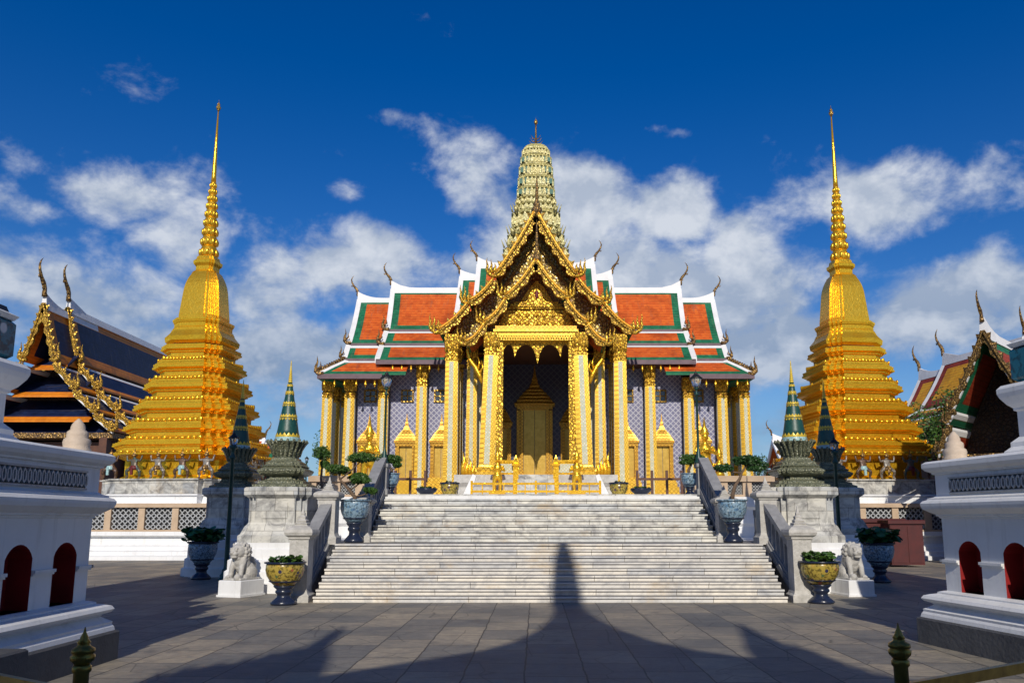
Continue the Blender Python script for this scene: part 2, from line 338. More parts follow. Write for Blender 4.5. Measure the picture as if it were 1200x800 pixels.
def tag(o, label=None, cat=None, group=None, kind=None):
    if label: o['label'] = label
    if cat: o['category'] = cat
    if group: o['group'] = group
    if kind: o['kind'] = kind
    return o
def thing(name, loc, label, cat, group=None, rz=0, world=False):
    o = bpy.data.objects.new(name, None); COL.objects.link(o); o.location = loc; o.rotation_euler.z = rz
    o.empty_display_size = .3
    if world: OFF[o.name] = tuple(loc)
    return tag(o, label, cat, group)
def copy_tree(o, parent=None):
    c = o.copy(); COL.objects.link(c)
    if parent is not None: c.parent = parent
    for ch in list(o.children): copy_tree(ch, c)
    return c
def dup(o, loc, label, rz=None, scale=None):
    c = copy_tree(o); c.location = loc; c['label'] = label
    if rz is not None: c.rotation_euler.z = rz
    if scale: c.scale = (scale,)*3
    return c
def part_copy(o, parent, loc, rz=0):
    c = copy_tree(o, parent); c.location = loc; c.rotation_euler.z = rz; return c
def redent(st):
    """square plan with stepped corners; st descending from 1"""
    q = []
    k = len(st)-1
    for i in range(k):
        q.append((st[i], st[k-i])); 
        q.append((st[i+1], st[k-i]))
    q.append((st[k], st[0]))
    # make a monotone staircase (1,.62),(.87,.62),(.87,.75)...
    pts = [(st[0], st[k])]
    x, y = st[0], st[k]
    for i in range(1, k+1):
        x = st[i]; pts.append((x, y))
        y = st[k-i]; pts.append((x, y))
    out = []
    for r in range(4):
        c, s_ = [(1, 0), (0, 1), (-1, 0), (0, -1)][r]
        out += [(px*c-py*s_, px*s_+py*c) for px, py in pts]
    return out
RD = redent([1, .875, .75, .625])
RD2 = redent([1, .84, .68])
SQ = [(1, 1), (-1, 1), (-1, -1), (1, -1)]
def moulding(w, z0, z1, dw=.12):
    h = z1-z0
    return [(w, z0), (w, z0+.10*h), (w-dw*.35, z0+.13*h), (w-dw*.4, z0+.22*h), (w-dw, z0+.34*h), (w-dw, z0+.62*h), (w-dw*.6, z0+.70*h), (w-dw*.55, z0+.78*h), (w-dw*.25, z0+.82*h), (w-dw*.25, z1)]
def remesh(mb, name, voxel, mats, parent, smooth_it=2):
    """fuse overlapping lumps into one continuous skin"""
    me = mb.mesh(name, mats); o = bpy.data.objects.new(name, me); COL.objects.link(o)
    md = o.modifiers.new('r', 'REMESH'); md.mode = 'VOXEL'; md.voxel_size = voxel; md.use_smooth_shade = True
    sm = o.modifiers.new('s', 'SMOOTH'); sm.iterations = smooth_it; sm.factor = .5
    dg = bpy.context.evaluated_depsgraph_get(); ev = o.evaluated_get(dg)
    nm = bpy.data.meshes.new_from_object(ev); nm.name = name
    nm.polygons.foreach_set('use_smooth', [True]*len(nm.polygons))
    nm.materials.clear()
    for mt in (mats if isinstance(mats, (list, tuple)) else [mats]): nm.materials.append(mt)
    o.modifiers.clear(); o.data = nm; bpy.data.meshes.remove(me)
    if parent: o.parent = parent
    return o
def leaves(mb, c, r, n, size, m=None, rnd=R):
    for _ in range(n):
        while True:
            p = Vector((rnd.uniform(-1, 1), rnd.uniform(-1, 1), rnd.uniform(-1, 1)))
            if .25 < p.length < 1: break
        p = p*(.55+.45*rnd.random())/max(p.length, .55) if rnd.random() < .5 else p
        q = Vector((c[0]+p.x*r[0], c[1]+p.y*r[1], c[2]+p.z*r[2]))
        a = Vector((rnd.gauss(0, 1), rnd.gauss(0, 1), rnd.gauss(0, .7))).normalized(); b = a.cross(Vector((rnd.gauss(0, 1), rnd.gauss(0, 1), rnd.gauss(0, 1)))).normalized()
        s_ = size*rnd.uniform(.6, 1.3)
        mb.add([q-a*s_, q-b*s_*.45+a*s_*.1, q+a*s_, q+b*s_*.45+a*s_*.1], [(0, 1, 2, 3)], m)

# ------------------------------------------------------------------ camera, light, sky
cam = bpy.data.cameras.new('camera'); co = bpy.data.objects.new('camera', cam); COL.objects.link(co)
co.location = (0, 0, EYE); co.rotation_euler = (math.pi/2+TH, 0, 0)
cam.sensor_width = 36; cam.lens = F/1200*36; cam.shift_x = (600-628)/1200; cam.shift_y = (455-400)/1200; cam.clip_end = 2000; cam.clip_start = .05
scene.camera = co
EL, AZ = rad(30), rad(.5)
sun = bpy.data.lights.new('sun', 'SUN'); so = bpy.data.objects.new('sun', sun); COL.objects.link(so)
sun.energy = 3.8; sun.angle = rad(.4); sun.color = (1, .93, .82); so.rotation_euler = (math.pi/2-EL, 0, AZ)
so.location = (0, -30, 40)
scene.view_settings.view_transform = 'Standard'; scene.view_settings.look = 'None'
scene.view_settings.exposure = 0.0; scene.view_settings.gamma = 1
w = bpy.data.worlds.new('World'); scene.world = w; w.use_nodes = True
nt = w.node_tree; bg = nt.nodes['Background']; bg.inputs['Strength'].default_value = .086
sky = N(nt, 'ShaderNodeTexSky', sky_type='NISHITA', sun_disc=False, sun_elevation=EL, sun_rotation=math.pi-AZ, altitude=0)
sky.air_density = 1.0; sky.dust_density = .3; sky.ozone_density = 3.0
hsv = N(nt, 'ShaderNodeHueSaturation'); hsv.inputs['Hue'].default_value = .517; hsv.inputs['Saturation'].default_value = 1.43; hsv.inputs['Value'].default_value = 1.06
nt.links.new(sky.outputs[0], hsv.inputs['Color'])
d = coord(nt, 'Generated')
def mth(op, a, b=None):
    n = nt.nodes.new('ShaderNodeMath'); n.operation = op
    for i, x in enumerate((a, b)):
        if x is None: continue
        if hasattr(x, 'is_output'): nt.links.new(x, n.inputs[i])
        else: n.inputs[i].default_value = x
    return n.outputs[0]
sep = N(nt, 'ShaderNodeSeparateXYZ'); nt.links.new(d, sep.inputs[0])
az = mth('ARCTAN2', sep.outputs[0], sep.outputs[1]); el = mth('ARCSINE', sep.outputs[2])
wrp = N(nt, 'ShaderNodeTexNoise', i_Scale=5.0, i_Detail=3); nt.links.new(d, wrp.inputs['Vector'])
wsep = N(nt, 'ShaderNodeSeparateColor'); nt.links.new(wrp.outputs['Color'], wsep.inputs[0])
azw = mth('ADD', az, mth('MULTIPLY', mth('SUBTRACT', wsep.outputs[0], .5), .10)); elw = mth('ADD', el, mth('MULTIPLY', mth('SUBTRACT', wsep.outputs[1], .5), .07))
# clouds of this sky: centre and half-size in photograph pixels, turned into directions
blobs = [(125,220,72,30,.80),(15,242,40,24,.70),(80,345,150,52,1.0),(205,285,60,52,.72),(425,318,82,50,1.15),(320,345,90,60,.85),(300,405,240,46,1.0),(555,232,60,46,.66),(690,240,66,52,.76),(640,320,150,60,.80),(800,255,50,36,.92),(850,335,120,66,1.08),(860,400,170,48,1.0),(1035,242,105,44,.92),(970,280,60,26,.5),(1125,355,105,52,1.10),(1010,395,180,48,.95),(440,138,34,11,.42),(390,232,24,15,.46),(800,148,26,10,.3),(355,475,150,55,.56),(900,480,120,55,.54),(20,330,60,40,.5)]
mask = None
for (bx, by, rx, ry, wt) in blobs:
    X, Z = P(bx, by, 1.0); Z -= EYE
    a0 = math.atan2(X, 1); e0 = math.atan2(Z, math.hypot(X, 1))
    ra = rx/F*1.12; re = ry/F*1.08
    u = mth('DIVIDE', mth('SUBTRACT', azw, a0), ra); v_ = mth('DIVIDE', mth('SUBTRACT', elw, e0), re)
    g = mth('MULTIPLY', mth('EXPONENT', mth('MULTIPLY', mth('ADD', mth('MULTIPLY', u, u), mth('MULTIPLY', v_, v_)), -.9)), wt)
    mask = g if mask is None else mth('MAXIMUM', mask, g)
def fbm(loc, det):
    mp = N(nt, 'ShaderNodeMapping'); mp.inputs['Location'].default_value = loc; mp.inputs['Scale'].default_value = (1, 1, 1.35); nt.links.new(d, mp.inputs[0])
    a_ = N(nt, 'ShaderNodeTexNoise', i_Scale=4.6, i_Detail=2, i_Roughness=.5); nt.links.new(mp.outputs[0], a_.inputs['Vector'])
    b_ = N(nt, 'ShaderNodeTexNoise', i_Scale=13.0, i_Detail=det, i_Roughness=.60, i_Distortion=.15); nt.links.new(mp.outputs[0], b_.inputs['Vector'])
    return mth('ADD', mth('MULTIPLY', a_.outputs['Fac'], .45), mth('MULTIPLY', b_.outputs['Fac'], .55))
f1 = fbm((0, 0, 0), 9); f2 = fbm((0, 0, -.028), 4)
# a few clouds all round the rest of the sky, so reflections see them too
n3 = N(nt, 'ShaderNodeTexNoise', i_Scale=2.2, i_Detail=3); nt.links.new(d, n3.inputs['Vector'])
back = mth('MULTIPLY', ramp(nt, sep.outputs[1], .15, -.2), mth('MULTIPLY', ramp(nt, n3.outputs['Fac'], .46, .64), .4))
mask = mth('MAXIMUM', mask, back)
dens = mth('ADD', mth('MULTIPLY', mask, 1.0), mth('MULTIPLY', mth('SUBTRACT', f1, .49), 2.9))
cl = N(nt, 'ShaderNodeMapRange', interpolation_type='SMOOTHSTEP'); cl.inputs[1].default_value = .27; cl.inputs[2].default_value = .88; nt.links.new(dens, cl.inputs[0])
lit = ramp(nt, mth('SUBTRACT', f1, f2), -.05, .10)
hi = ramp(nt, el, .12, .34)
shade = mth('MINIMUM', 1.0, mth('ADD', mth('ADD', mth('MULTIPLY', lit, .50), mth('MULTIPLY', hi, .50)), mth('MULTIPLY', ramp(nt, dens, .5, 1.4), .08)))
cc = mixc(nt, shade, (2.0, 3.1, 5.0), (8.0, 8.5, 9.3))
low = mixc(nt, mth('MULTIPLY', ramp(nt, el, .20, .0), .85), hsv.outputs[0], (1.9, 4.0, 7.2))
mixed = mixc(nt, mth('MULTIPLY', cl.outputs[0], .93), low, cc)
nt.links.new(mixed, bg.inputs['Color'])

# ------------------------------------------------------------------ ground and terraces
g = MB(); g.box(-400, 400, -120, 900, -.5, 0); tag(g.build('ground', M['paving']), kind='structure')
def wallprof(z1, o=.28):
    """plan offsets of a white moulded base from the ground to z1"""
    return [(o, 0), (o, .14*z1), (o*.75, .17*z1), (o*.75, .30*z1), (o*.45, .34*z1), (o*.45, .46*z1), (o*.12, .56*z1), (o*.12, .80*z1), (o*.4, .86*z1), (o*.4, z1)]
t = thing('terrace', (0, 22, 0), 'white moulded stone terrace stepping up under the temple', 'terrace', world=True)
def block(mb, x0, x1, y0, y1, z0, z1, prof):
    mb.loft([[(x0-o, y0-o, z0+z), (x1+o, y0-o, z0+z), (x1+o, y1, z0+z), (x0-o, y1, z0+z)] for o, z in prof])
b = MB(); block(b, -7.1, 7.5, 21.7, 37, 0, 0, [(a, z) for a, z in wallprof(LD)]); b.build('lower_base', M['white'], t)
b = MB(); block(b, -21, 20.5, 36.2, 90, 0, 0, [(a*3, z) for a, z in wallprof(LD+.04, .3)]); b.build('wide_base', M['white'], t)
b = MB(); block(b, -7.0, 7.35, 25.4, 38, 1.0, 0, [(.12, 0), (.12, .5), (.2, .6), (.2, 1.0), (.3, 1.1), (.3, DK-1.0)]); b.build('upper_base', M['white'], t)
b = MB(); block(b, -19.8, 19.3, 37.0, 88, 1.0, 0, [(.12, 0), (.12, .5), (.2, .6), (.2, 1.0), (.3, 1.1), (.3, DK+.006-1.0)]); b.build('upper_wide_base', M['white'], t)
b = MB(); b.box(-4.35, 4.72, 22.62, 25.05, LD+.01, DK); b.build('stair_head', M['white'], t)

# ------------------------------------------------------------------ staircase
st = thing('staircase', (.3, 17.34, 0), 'wide weathered white marble staircase rising in two flights to the temple', 'staircase', world=True)
nl = 9; y0, y1 = 17.34, 19.05
for i in range(nl):
    z0 = LD*i/nl; z1 = LD*(i+1)/nl; ya = y0+(y1-y0)*i/(nl-1); yb = y0+(y1-y0)*(i+1)/(nl-1) if i < nl-1 else 21.65
    m_ = MB(); jx = R.uniform(-.01, .01)
    x0, x1 = -4.64, 5.24
    m_.box(x0, x1, ya+.03, yb+.3 if i < nl-1 else yb, z0-.02, z1-.04)
    yy = yb+.02 if i < nl-1 else yb
    m_.loft([[(x0, ya+jx-.012, z1-.04), (x1, ya+jx-.012, z1-.04), (x1, yy, z1-.04), (x0, yy, z1-.04)], [(x0, ya+jx-.012, z1-.010), (x1, ya+jx-.012, z1-.010), (x1, yy, z1-.010), (x0, yy, z1-.010)], [(x0, ya+jx, z1), (x1, ya+jx, z1), (x1, yy, z1), (x0, yy, z1)]])
    m_.m[-1] = 1
    o = m_.build('step' if i < nl-1 else 'landing', [M['step'], M['tread']], st)
nu = 9; y0, y1 = 20.35, 22.62
for i in range(nu):
    z0 = LD+(DK-LD)*i/nu; z1 = LD+(DK-LD)*(i+1)/nu; ya = y0+(y1-y0)*i/(nu-1); yb = y0+(y1-y0)*(i+1)/(nu-1) if i < nu-1 else 23.4
    m_ = MB(); x0, x1 = -4.14, 4.5
    jx = R.uniform(-.01, .01)
    z1 += .004 if i == nu-1 else 0
    m_.box(x0, x1, ya+.03, yb+.3, z0-.02 if i else z0+.003, z1-.04)
    m_.loft([[(x0, ya+jx-.012, z1-.04), (x1, ya+jx-.012, z1-.04), (x1, yb+.02, z1-.04), (x0, yb+.02, z1-.04)], [(x0, ya+jx-.012, z1-.010), (x1, ya+jx-.012, z1-.010), (x1, yb+.02, z1-.010), (x0, yb+.02, z1-.010)], [(x0, ya+jx, z1), (x1, ya+jx, z1), (x1, yb+.02, z1), (x0, yb+.02, z1)]])
    m_.m[-1] = 1
    m_.build('step', [M['step_upper'], M['tread']], st)

# balustrades
def newel(mb, x, y, z, h, w=.2, tip=True):
    mb.plan(SQ, [(w*1.3, z-.02), (w*1.3, z+.14), (w*1.1, z+.18), (w, z+.24), (w, z+h*.64), (w*1.14, z+h*.655), (w*1.14, z+h*.67), (w*1.42, z+h*.69), (w*1.5, z+h*.72), (w*1.42, z+h*.75), (w*1.1, z+h*.775), (w*.9, z+h*.782)], (x, y, 0))
    mb.plan(SQ, [(w*.80, z+h*.783), (w*.62, z+h*.80), (w*.68, z+h*.815), (w*.46, z+h*.825), (w*.52, z+h*.845), (w*.34, z+h*.86), (w*.38, z+h*.885), (w*.20, z+h*.90), (w*.22, z+h*.92), (w*.12, z+h*.94), (w*.03, z+h)], (x, y, 0))
def balustrade(label, p0, p1, nb, h=.85, posts=((0, 1.8), (1, 1.5)), mat='granite', pm='pale_stone', w=.16, shift=0):
    p0, p1 = Vector(p0), Vector(p1)
    bt = thing('balustrade', tuple(p0), label, 'balustrade', 'stone balustrades of the staircase', world=True)
    a = MB(); up = Vector((0, 0, 1))
    a.bar(p0+up*h, p1+up*h, w*1.7, .13); a.bar(p0+up*(h-.1), p1+up*(h-.1), w*1.2, .07); a.build('handrail', M[mat], bt)
    a = MB(); a.bar(p0+up*.10, p1+up*.10, w*1.7, .16); a.bar(p0+up*.22, p1+up*.22, w*1.2, .06)
    if abs(p1.z-p0.z) > .2:
        q = [(p0.y, p0.z-.02), (p1.y, p0.z-.02), (p1.y, p1.z+.05), (p0.y, p0.z+.05)]
        a.prism(q, p0.x-w*.75, p0.x+w*.75, 'x')
    a.build('bottom_rail', M[mat], bt)
    for i in range(nb):
        f = (i+.5)/nb; c = p0.lerp(p1, f); dd = (p1-p0)/nb; c2 = MB()
        hw = dd.length*.5; dn = dd.normalized()
        # panel segment with a lens-shaped opening: two jambs that swell towards rails
        for sgn in (-1, 1):
            pts = [(.0, .52), (.12, .20), (.35, .12), (.65, .12), (.88, .20), (1, .52)]
            rings = []
            for tt, th in pts:
                zz = .24+(h-.38)*tt
                e0 = c+dn*(sgn*hw*.995); e1 = c+dn*(sgn*hw*(1-th*1.9 if th < .5 else .02))
                rings.append([tuple(e0+up*zz+Vector((-w*.4, 0, 0)) if abs(dn.y) > .5 else e0+up*zz+Vector((0, -w*.4, 0))), tuple(e1+up*zz+(Vector((-w*.4, 0, 0)) if abs(dn.y) > .5 else Vector((0, -w*.4, 0)))),
                              tuple(e1+up*zz+(Vector((w*.4, 0, 0)) if abs(dn.y) > .5 else Vector((0, w*.4, 0)))), tuple(e0+up*zz+(Vector((w*.4, 0, 0)) if abs(dn.y) > .5 else Vector((0, w*.4, 0))))])
            c2.loft(rings)
        c2.build('baluster', M[mat], bt)
    for f, hh in posts:
        q = p0.lerp(p1, f); a = MB(); newel(a, q.x, q.y, q.z, hh); a.build('newel_post', M[pm], bt)
    return bt
balustrade('lower sloping stone balustrade left of the stairs, behind the yellow pot', (-5.0, 17.62, 0), (-4.88, 19.3, LD), 8, .98, ((0, 2.0), (1, 1.55)))
balustrade('lower sloping stone balustrade right of the stairs, behind the yellow pot', (5.62, 17.62, 0), (5.42, 19.3, LD), 8, .98, ((0, 2.0), (1, 1.55)))
balustrade('upper sloping stone balustrade on the left, below the green street lamp', (-4.34, 20.5, LD), (-4.30, 22.6, DK), 8, .95, ((0, 1.4),))
balustrade('upper sloping stone balustrade on the right, below the green street lamp', (4.72, 20.5, LD), (4.66, 22.6, DK), 8, .95, ((0, 1.4),))
for s_, lb in ((-1, 'left'), (1, 'right')):
    bx = -4.9 if s_ < 0 else 5.4
    balustrade('short level stone balustrade running out %s from the landing to the stupa pedestal' % lb, (bx+s_*.25, 21.2, LD-.02), (bx+s_*1.4, 21.2, LD-.02), 3, .75, ())

# terrace parapets: beige frames round pierced glazed panels
def pierced(mb, w, h, u0, z0, y, n=4):
    """lattice panel of interlocking rings in the plane y"""
    k = max(1, round(w/h*n)); cw = w/k; ch = h/n
    for i in range(k):
        for j in range(n):
            cx, cz = u0+cw*(i+.5), z0+ch*(j+.5)
            ri, ro = .28, .44
            pts = 8
            vs = []; fs = []
            for q in range(pts):
                a = 2*math.pi*q/pts+.39
                for rr in (ri, ro):
                    for yy in (y-.03, y+.03): vs.append((cx+cw*rr*math.cos(a), yy, cz+ch*rr*math.sin(a)))
            for q in range(pts):
                o = 4*q; p = 4*((q+1) % pts)
                fs += [(o, p, p+2, o+2), (o+1, o+3, p+3, p+1), (o+2, p+2, p+3, o+3), (o, o+1, p+1, p)]
            mb.add(vs, fs)
            mb.box(cx-cw*.5, cx-cw*.38, y-.025, y+.025, cz-ch*.1, cz+ch*.1); mb.box(cx+cw*.38, cx+cw*.5, y-.025, y+.025, cz-ch*.1, cz+ch*.1)
            mb.box(cx-cw*.1, cx+cw*.1, y-.025, y+.025, cz+ch*.38, cz+ch*.5); mb.box(cx-cw*.1, cx+cw*.1, y-.025, y+.025, cz-ch*.5, cz-ch*.38)
def parapet(label, x0, x1, y, z, h, n, post=.14, finial=None):
    tt = thing('parapet', (x0, y, z), label, 'parapet', 'beige parapets with pierced panels round the terrace', world=True)
    a = MB(); a.box(x0-.1, x1+.1, y-.2, y+.2, z+h-.18, z+h, c=.03); a.build('coping', M['beige'], tt)
    a = MB(); a.box(x0-.06, x1+.06, y-.16, y+.16, z, z+.08); a.build('sill', M['beige'], tt)
    stp = (x1-x0)/n
    for i in range(n+1):
        a = MB(); xx = x0+stp*i; a.box(xx-post, xx+post, y-.13, y+.13, z+.08, z+h-.18); a.build('post', M['beige'], tt)
    for i in range(n):
        a = MB(); xa = x0+stp*i+post; pierced(a, stp-2*post, h-.26, xa, z+.08, y); a.build('pierced_panel', M['lattice_grey'], tt)
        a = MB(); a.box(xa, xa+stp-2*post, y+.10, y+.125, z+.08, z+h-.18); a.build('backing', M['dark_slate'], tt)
parapet('long beige parapet with pierced grey panels below the left golden stupa', -20.2, -8.4, 36.0, LD+.04, 1.22, 8)
parapet('long beige parapet with pierced grey panels below the right golden stupa', 8.6, 20.0, 36.0, LD+.04, 1.22, 8)
parapet('short beige parapet on the upper terrace left of the stair head', -7.0, -4.75, 25.6, DK, .66, 3)
parapet('short beige parapet on the upper terrace right of the stair head', 5.1, 7.35, 25.6, DK, .66, 3)

# ------------------------------------------------------------------ golden stupas with bearers
CY = 40.8
FIGS = []
def golden(loc, label, rz):
    c = thing('golden_stupa', loc, label, 'stupa', 'tall golden stupas flanking the temple', rz)
    zb = loc[2]
    def Z(y, hw=1.5): return PZ(y, CY-hw*.85)-zb
    def H(wp): return wp/183*3.22
    mz1, mz0 = Z(562, 2.6), 0.0
    a = MB(); a.plan(RD, [(3.42, 0), (3.42, .36), (3.54, .4), (3.54, .46)]); a.build('white_plinth', M['white'], c)
    a = MB(); a.plan(RD, [(3.50, .463), (3.42, .52), (3.42, mz1-.08), (3.52, mz1-.06), (3.52, mz1)]); a.build('marble_base', M['marble'], c)
    z1 = Z(534, 2.3)
    a = MB(); a.plan(RD, [(2.80, mz1), (2.80, mz1+.12), (2.65, mz1+.2), (2.65, z1-.2), (2.9, z1-.08), (3.15, z1)]); a.build('figure_course', M['gold'], c)
    tiers = [(534, 517, 184, .10), (517, 497, 167, .16), (497, 472, 150, .2), (472, 447, 131, .2), (447, 424, 114, .18), (424, 403, 98, .15)]
    for ya, yb, wp, dw in tiers:
        a = MB(); w_ = H(wp); za, zb_ = Z(ya, w_), Z(yb, w_)
        if ya == 534: za = z1
        hh = zb_-za; w2_ = 0
        dw *= 1.75
        P_ = [(w_, 0), (w_, .10), (w_-.06, .11), (w_-.06, .15), (w_-.02, .16), (w_-.02, .22), (w_-dw*.7, .30), (w_-dw*1.3, .33), (w_-dw*1.3, .56), (w_-dw*.9, .60), (w_-dw*.9, .65), (w_-dw*.45, .72),
              (w_-dw*.30, .74), (w_-dw*.30, .84), (w_-dw*.45, .85), (w_-dw*.45, .90), (w_-dw*.40, .91), (w_-dw*.40, 1.0)]
        a.plan(RD, [(q_, za+t_*hh) for q_, t_ in P_])
        for sgn in (-1, 1):          # raised leaf crest along each face, curling up at its ends
            for rot in (0, 1):
                for k in range(13):
                    u = w_*(-.60+1.2*k/12); e_ = abs(k-6)/6; hgt = hh*(.07+.07*e_**2+(.05 if k == 6 else 0)); o_ = sgn*(w_-.03)
                    cx, cy = (u, o_) if not rot else (o_, u)
                    a.ell((cx, cy, za+hh*.14+hgt*.4), (w_*.055, .05, hgt) if not rot else (.05, w_*.055, hgt), 6, 5)
        a.build('tier', M['gold'], c)
    za, zb_ = Z(403, 1.1), Z(388, 1.0); wl = H(85)
    a = MB(); a.plan(RD, [(wl*.9, za), (wl, za+.18*(zb_-za)), (wl*1.02, za+.5*(zb_-za)), (wl*.9, za+.85*(zb_-za)), (wl*.86, zb_)])
    for k in range(40):
        an = 2*math.pi*(k+.5)/40; pl = max(abs(math.cos(an)), abs(math.sin(an))); rr = wl*.92/pl if pl > .86 else wl*1.03
        a.ell((rr*math.cos(an), rr*math.sin(an), za+.45*(zb_-za)), (.10, .10, .30*(zb_-za)), 6, 4)
    a.build('lotus_band', M['gold'], c)
    a = MB(); w_ = H(73); a.plan(RD, moulding(w_, zb_, Z(374, .9), .1)); a.build('bell_plinth', M['gold'], c)
    z0 = Z(374, .9); zt = Z(319, .5)
    prof = []
    for k in range(13):
        f = k/12; wpx = 63-14*f-10*max(0, (f-.62)/.38)**2.2*1.25+(-2 if f == 0 else 0); prof.append((H(wpx), z0+(zt-z0)*f))
    a = MB(); a.plan(redent([1, .93, .86, .79, .72, .65, .5]), prof)
    a.build('bell', M['gold_smooth'], c)
    zc0, zc1 = zt, Z(300, .4)
    a = MB(); hh = zc1-zc0; a.plan(RD2, [(H(36), zc0), (H(27), zc0+.18*hh), (H(27), zc0+.4*hh), (H(33), zc0+.55*hh), (H(34), zc0+.72*hh), (H(28), zc0+.8*hh), (H(26), zc1)]); a.build('collar', M['gold'], c)
    zr1 = Z(213, .1); n = 9; z = zc1
    wts = [1.28-.07*k for k in range(n)]; tot = sum(wts)
    for k in range(n):
        r = H(25-15.5*k/(n-1))*.98; dz = (zr1-zc1)*wts[k]/tot; a = MB()
        a.lathe([(r*.84, z), (r*1.0, z+dz*.12), (r*1.06, z+dz*.3), (r*1.02, z+dz*.55), (r*.90, z+dz*.85), (r*.80, z+dz*1.0)], 16)
        for q in range(10):
            an = 2*math.pi*q/10; a.ell((r*.97*math.cos(an), r*.97*math.sin(an), z+dz*.42), (r*.24, r*.24, dz*.34), 6, 5)
        a.build('spire_ring', M['gold_smooth'], c); z += dz
    a = MB(); zs = Z(131, 0); a.lathe([(H(7.4), zr1), (H(7), zr1+.3), (H(4.6), zr1+(zs-zr1)*.5), (H(1.7), zs)], 14); a.build('spire', M['gold_smooth'], c)
    a = MB(); ztop = Z(117, 0); dz = ztop-zs; a.lathe([(.02, zs-.02), (.10, zs+.2*dz), (.13, zs+.35*dz), (.06, zs+.5*dz), (.09, zs+.58*dz), (.02, zs+.75*dz), (.005, ztop)], 10); a.build('finial', M['gold_dark'], c)
    return c, mz1, 2.0
gx1, gx2 = PX(227, 560, CY), PX(1006, 560, CY)
GZ = DK+.006
gs, mz1, rw = golden((gx1, CY, GZ), 'tall golden stupa on the left of the temple, beside the blue roof', rad(-6.5))
gs2 = dup(gs, (gx2, CY+.6, GZ), 'tall golden stupa on the right of the temple, in front of the amber roof', rad(6.5))

def bearer_skin(name, mat):
    """squatting figure, arms raised to carry the course above"""
    js = [((0,0,.50),.12),((0,-.02,.62),.105),((0,-.03,.74),.125),((0,-.03,.83),.06),((0,-.05,.93),.085),
          ((.14,-.03,.78),.06),((.28,-.08,.74),.048),((.33,-.05,.92),.038),((.33,-.04,.99),.045),
          ((-.14,-.03,.78),.06),((-.28,-.08,.74),.048),((-.33,-.05,.92),.038),((-.33,-.04,.99),.045),
          ((.11,-.02,.46),.095),((.30,-.10,.33),.075),((.26,-.03,.07),.05),((.29,-.14,.03),.045),
          ((-.11,-.02,.46),.095),((-.30,-.10,.33),.075),((-.26,-.03,.07),.05),((-.29,-.14,.03),.045)]
    ed = [(0,1),(1,2),(2,3),(3,4),(2,5),(5,6),(6,7),(7,8),(2,9),(9,10),(10,11),(11,12),(0,13),(13,14),(14,15),(15,16),(0,17),(17,18),(18,19),(19,20)]
    me = bpy.data.meshes.new(name); me.from_pydata([j[0] for j in js], ed, [])
    o = bpy.data.objects.new(name, me); COL.objects.link(o)
    md = o.modifiers.new('skin', 'SKIN'); sd = me.skin_vertices[0].data
    for i, j in enumerate(js): sd[i].radius = (j[1], j[1]); sd[i].use_root = (i == 0)
    ss = o.modifiers.new('sub', 'SUBSURF'); ss.levels = 1; ss.render_levels = 1
    nm = bpy.data.meshes.new_from_object(o.evaluated_get(bpy.context.evaluated_depsgraph_get())); nm.name = name
    nm.materials.clear(); nm.materials.append(mat); nm.polygons.foreach_set('use_smooth', [True]*len(nm.polygons))
    bpy.data.objects.remove(o); bpy.data.meshes.remove(me); return nm
figm = {k: bearer_skin('bearer_body', M['fig_'+k]) for k in ('white', 'teal', 'brown')}
hat = MB(); hat.lathe([(.085, .93), (.12, .96), (.10, 1.0), (.07, 1.02), (.075, 1.05), (.04, 1.1), (.03, 1.16), (.006, 1.26)], 10, (0, -.05, 0)); hat_me = hat.mesh('headdress', M['gold_old'])
skirt = MB(); skirt.lathe([(.14, .55), (.15, .50), (.17, .45), (.19, .40), (.10, .38)], 10, (0, -.03, 0)); skirt.box(-.05, .05, -.22, -.16, .16, .46); sk_me = {k: skirt.mesh('loincloth', M[mm]) for k, mm in (('white', 'gold_old'), ('teal', 'red_paint'), ('brown', 'paleblue_glaze'))}
def bearer(loc, rz, kind, label, sc):
    f = thing('guardian_statue', loc, label, 'statue', 'bearer statues round the golden stupas', rz)
    f.scale = (sc,)*3
    for nm, me in (('body', figm[kind]), ('headdress', hat_me), ('loincloth', sk_me[kind])):
        o = bpy.data.objects.new(nm, me); COL.objects.link(o); o.parent = f
    return f
kn = {'white': 'pale', 'teal': 'teal', 'brown': 'dark brown'}
ords = ['first', 'second', 'third', 'fourth', 'fifth', 'sixth']
for side, (root, sg) in {'left': (gs, 1), 'right': (gs2, -1)}.items():
    rz = root.rotation_euler.z; cx, cy = root.location.x, root.location.y
    def w2(u, v_):
        return cx+u*math.cos(rz)-v_*math.sin(rz), cy+u*math.sin(rz)+v_*math.cos(rz)
    for i in range(5):
        u = (-2.36+1.18*i)*sg; x, y = w2(u, -3.14); kd = ['brown', 'teal', 'white', 'brown', 'white'][i]
        bearer((x, y, GZ+mz1), rz, kd, '%s bearer statue, %s from outer end, front row of the %s golden stupa' % (kn[kd], ords[i], side), 1.12)
    for i in range(5):
        v_ = -2.36+1.18*i; x, y = w2(3.14*sg, v_); kd = ['teal', 'brown', 'white', 'teal', 'brown'][i]
        bearer((x, y, GZ+mz1), rz+sg*math.pi/2, kd, '%s bearer statue, %s from front, temple-facing side of the %s golden stupa' % (kn[kd], ords[i], side), 1.12)

